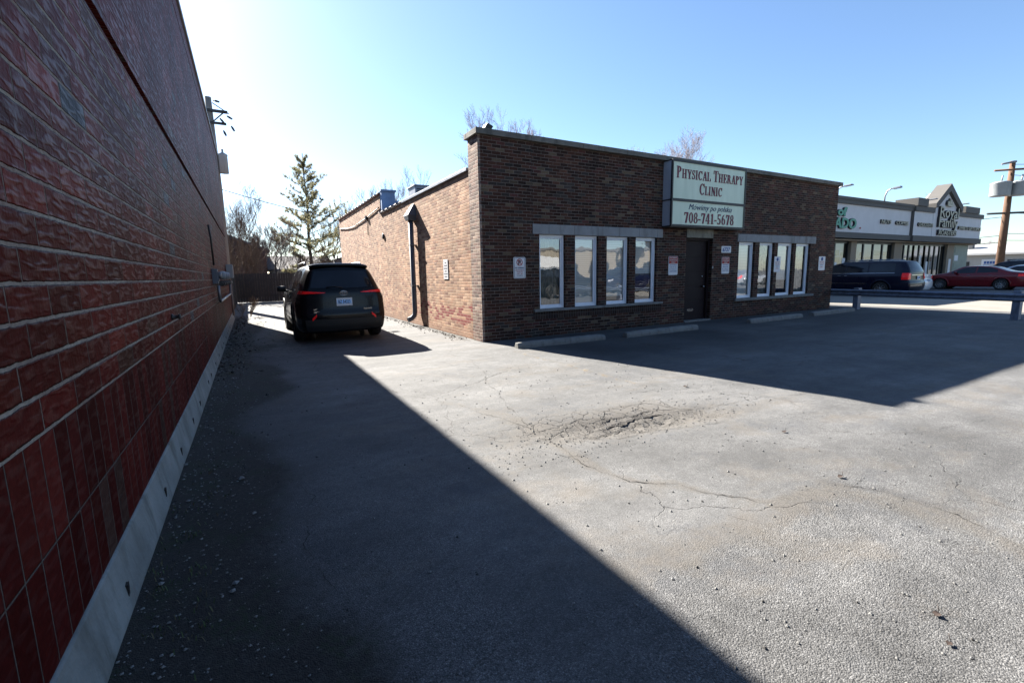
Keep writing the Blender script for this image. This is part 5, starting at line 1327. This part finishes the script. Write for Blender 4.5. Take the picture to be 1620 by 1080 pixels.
bare_tree('bare_tree', (-.6, 44, 0), 8.2, .9, 11, P_, Q_, 'bare bluish grey tree at the left, above the brown shrub', .16, 5, group=None)
bare_tree('bare_tree', (1.9, 40, 0), 6.0, .8, 12, P_, Q_, 'slim bare tree between the shrub and the evergreen', .10, 5, group=None)
bare_tree('bare_tree', (7.4, 47, 0), 8.5, .8, 13, P_, Q_, 'bare tree just right of the evergreen, behind the tan wall', .14, 5, group=None)
bare_tree('bare_tree', (13.0, 50, 0), 12.0, .75, 14, P_, Q_, 'thin bare tree whose twigs show above the blue parapet end', .18, 5, group=None)
bare_tree('bare_tree', (16.8, 48, 0), 11.5, .85, 15, P_, Q_, 'thin bare tree behind the rooftop unit', .18, 5, group=None)
bare_tree('bare_tree', (26.8, 47, 0), 17.6, .95, 16, P_, MT['barkpink'], 'wide bare tree with fine pinkish twigs above the clinic corner', .3, 6, (3,4), group=None, tw=.009)
bare_tree('bare_tree', (31.5, 49, 0), 16.2, .9, 17, P_, MT['barkpink'], 'bare tree with pinkish twigs above the clinic roof left of the sign', .28, 6, (3,4), group=None, tw=.009)
bare_tree('bare_tree', (46.5, 50, 0), 18.6, .9, 18, P_, MT['barkpink'], 'bare tree tip showing above the coping left of the clinic sign', .28, 6, (3,4), group=None, tw=.009)
bare_tree('bare_tree', (57.5, 52, 0), 22.6, .95, 19, P_, MT['barkpink'], 'wide bare tree rising above the clinic sign', .32, 6, (3,4), group=None, tw=.009)
bare_tree('bare_tree', (73, 24, 0), 9.5, .8, 20, P_, MT['barkpink'], 'bare leaning tree between the storefront end and the brown pole', .15, 5, group=None)
for i, (x, y, h) in enumerate(((104, 34, 6.5), (108, 30, 6.0), (101, 38, 6.5))):
    bare_tree('bare_tree', (x, y, 0), h, 1.0, 30+i, P_, MT['barkpink'], ('low bare tree over the white building roof, at its left', 'low bare tree over the middle of the white building roof', 'low bare tree touching the storefront end')[i], .15, 4, (4,6), group=None)
bare_tree('twiggy_shrub', (-.2, 36.5, 0), 5.0, .55, 41, MT['shrubtwig'], MT['shrubtwig'], 'tall brown twiggy shrub above the fence at the left', .03, 4, (3,4), multi=6, group=None, first=.15, tw=.008)
bare_tree('twiggy_shrub', (3.8, 38.5, 0), 4.2, .7, 42, MT['shrubtwig'], MT['shrubtwig'], 'low spreading brown shrub above the middle of the fence', .04, 4, (3,5), multi=5, group=None, first=.15, tw=.008)
bare_tree('wall_vine', (-.5, 21.2, 0), 1.0, .6, 43, MT['shrubtwig'], MT['shrubtwig'], 'small tangle of dry vine at the far foot of the red wall', .008, 3, (3,5), multi=4, group=None, first=.1, tw=.003)
def evergreen():
    base = Vector((4.85, 44, 0)); r = random.Random(77); H_ = 11.9
    T = thing('evergreen_tree', tuple(base), 'tall sparse evergreen with yellow green tufts at the end of the alley', 'tree')
    tk = MB(); tk.tube([base+Vector((.05*sin(k), 0, H_*k/12)) for k in range(13)], [.17*(1-k/13)+.012 for k in range(13)], 7)
    cr_ = MB(); nd = MB(); z = 1.6
    def tuft(p, d, s):
        for k in range(9):
            a = Vector((r.gauss(0,1), r.gauss(0,1), r.gauss(.2,1))).normalized(); dd = (d*.8+a*.8).normalized(); sd = dd.cross(Vector((r.random(),r.random(),r.random()))).normalized()*s*.07
            q = p+a*s*.12; e = q+dd*s*r.uniform(.6,1.1)
            nd.add([q-sd, q+sd, e], [(0,1,2)], 0 if r.random() < .6 else 1)
    while z < H_-.3:
        f = z/H_; L_ = (5.6*(1-f)**.95+.3)*r.uniform(.7,1.1) if f > .2 else 2.8*r.uniform(.7,1)
        for k in range(r.randint(4,6)):
            a = r.random()*6.283; d = Vector((cos(a), sin(a), .12+.6*f)).normalized(); l = L_*r.uniform(.5,1.1); n = 6
            pts = [base+Vector((0,0,z))]; dd = d.copy()
            for q in range(n): dd = (dd+Vector((r.uniform(-1,1),r.uniform(-1,1),r.uniform(-.5,.9)))*.10).normalized(); pts.append(pts[-1]+dd*l/n)
            cr_.tube(pts, [.03*(1-f)*(1-q/(n+1))+.008 for q in range(n+1)], 4, cap=False)
            for q in range(2, n+1):
                for w_ in range(r.randint(3,6)):
                    a2 = r.random()*6.283; d2 = (dd+Vector((cos(a2),sin(a2),.2))*.9).normalized(); l2 = l*.26*r.uniform(.5,1.1); e = pts[q]+d2*l2
                    cr_.tube([pts[q], e], [.008,.004], 3, cap=False)
                    dens = .7 if f < .5 else .5
                    for u_ in range(max(2, int(l2/.09))):
                        if r.random() < dens: tuft(pts[q].lerp(e, (u_+.6)/max(2, int(l2/.09))), d2, r.uniform(.17,.27))
        z += r.uniform(.42,.75)
    tk.build('trunk', MT['bark'], T); c_ = cr_.build('limbs', MT['bark'], T)
    nd.build('crown', [MT['needle1'], MT['needle2']], T)
def leafmat(name, c, tr):
    g = NG(name); n = g.noise(g.obj(), 1.2, 3)
    g.set(col=g.ramp(n, [(.3, tuple(a*.7 for a in c)), (.7, c)]), rough=.7)
    t = g.n('ShaderNodeBsdfTranslucent'); t.inputs[0].default_value = (*tr, 1); mx = g.n('ShaderNodeMixShader'); mx.inputs[0].default_value = .35
    g.l(g.b.outputs[0], mx.inputs[1]); g.l(t.outputs[0], mx.inputs[2]); g.l(mx.outputs[0], g.out.inputs[0]); return g.m
MT['needle1'] = leafmat('needles_green', (.12,.135,.09), (.24,.24,.14)); MT['needle2'] = leafmat('needles_yellow', (.19,.17,.09), (.36,.31,.17))
evergreen()

# ------------------------------------------------------------------ street side behind the viewer (shows in the window glass)
B = thing('beige_shop_building', (35, -34, 0), 'low beige shop row across the street, seen only in window reflections', 'building')
m = MB().box(-10, 70, -44, -34, 0, 4.6); m.build('wall', MT['beige'], B)
MB().box(-10.2, 70.2, -44.2, -33.8, 4.6, 5.0).build('cornice', MT['trimgrey'], B)
for k in range(14): MB().box(-6+5.4*k, -2.4+5.4*k, -33.99, -33.95, .6, 2.9).build('shop_window', MT['mullion'], B)
bx_ = thing('box_trailer', (22, -16, 0), 'white box trailer seen only in the left window reflections', 'trailer')
MB().box(20, 25, -17.2, -15, .7, 2.9).build('box', MT['white'], bx_, bevel=.03)
for x in (20.5, 24.5):
    MB().lathe([(-.12,0),(-.12,.40),(.12,.40),(.12,0)], (x, -15.1, .4), 'y', 20).build('wheel', MT['rubber'], bx_)
bare_tree('bare_tree', (24, -26, 0), 11, 1.0, 51, P_, MT['bark'], 'dense dark tree across the street, seen only in the first window', .3, 5, (4,6), group=None, tw=.03)
bare_tree('bare_tree', (50, -28, 0), 12, 1.0, 52, P_, MT['bark'], 'dark tree across the street, seen only in the fourth window', .3, 5, (4,6), group=None, tw=.03)
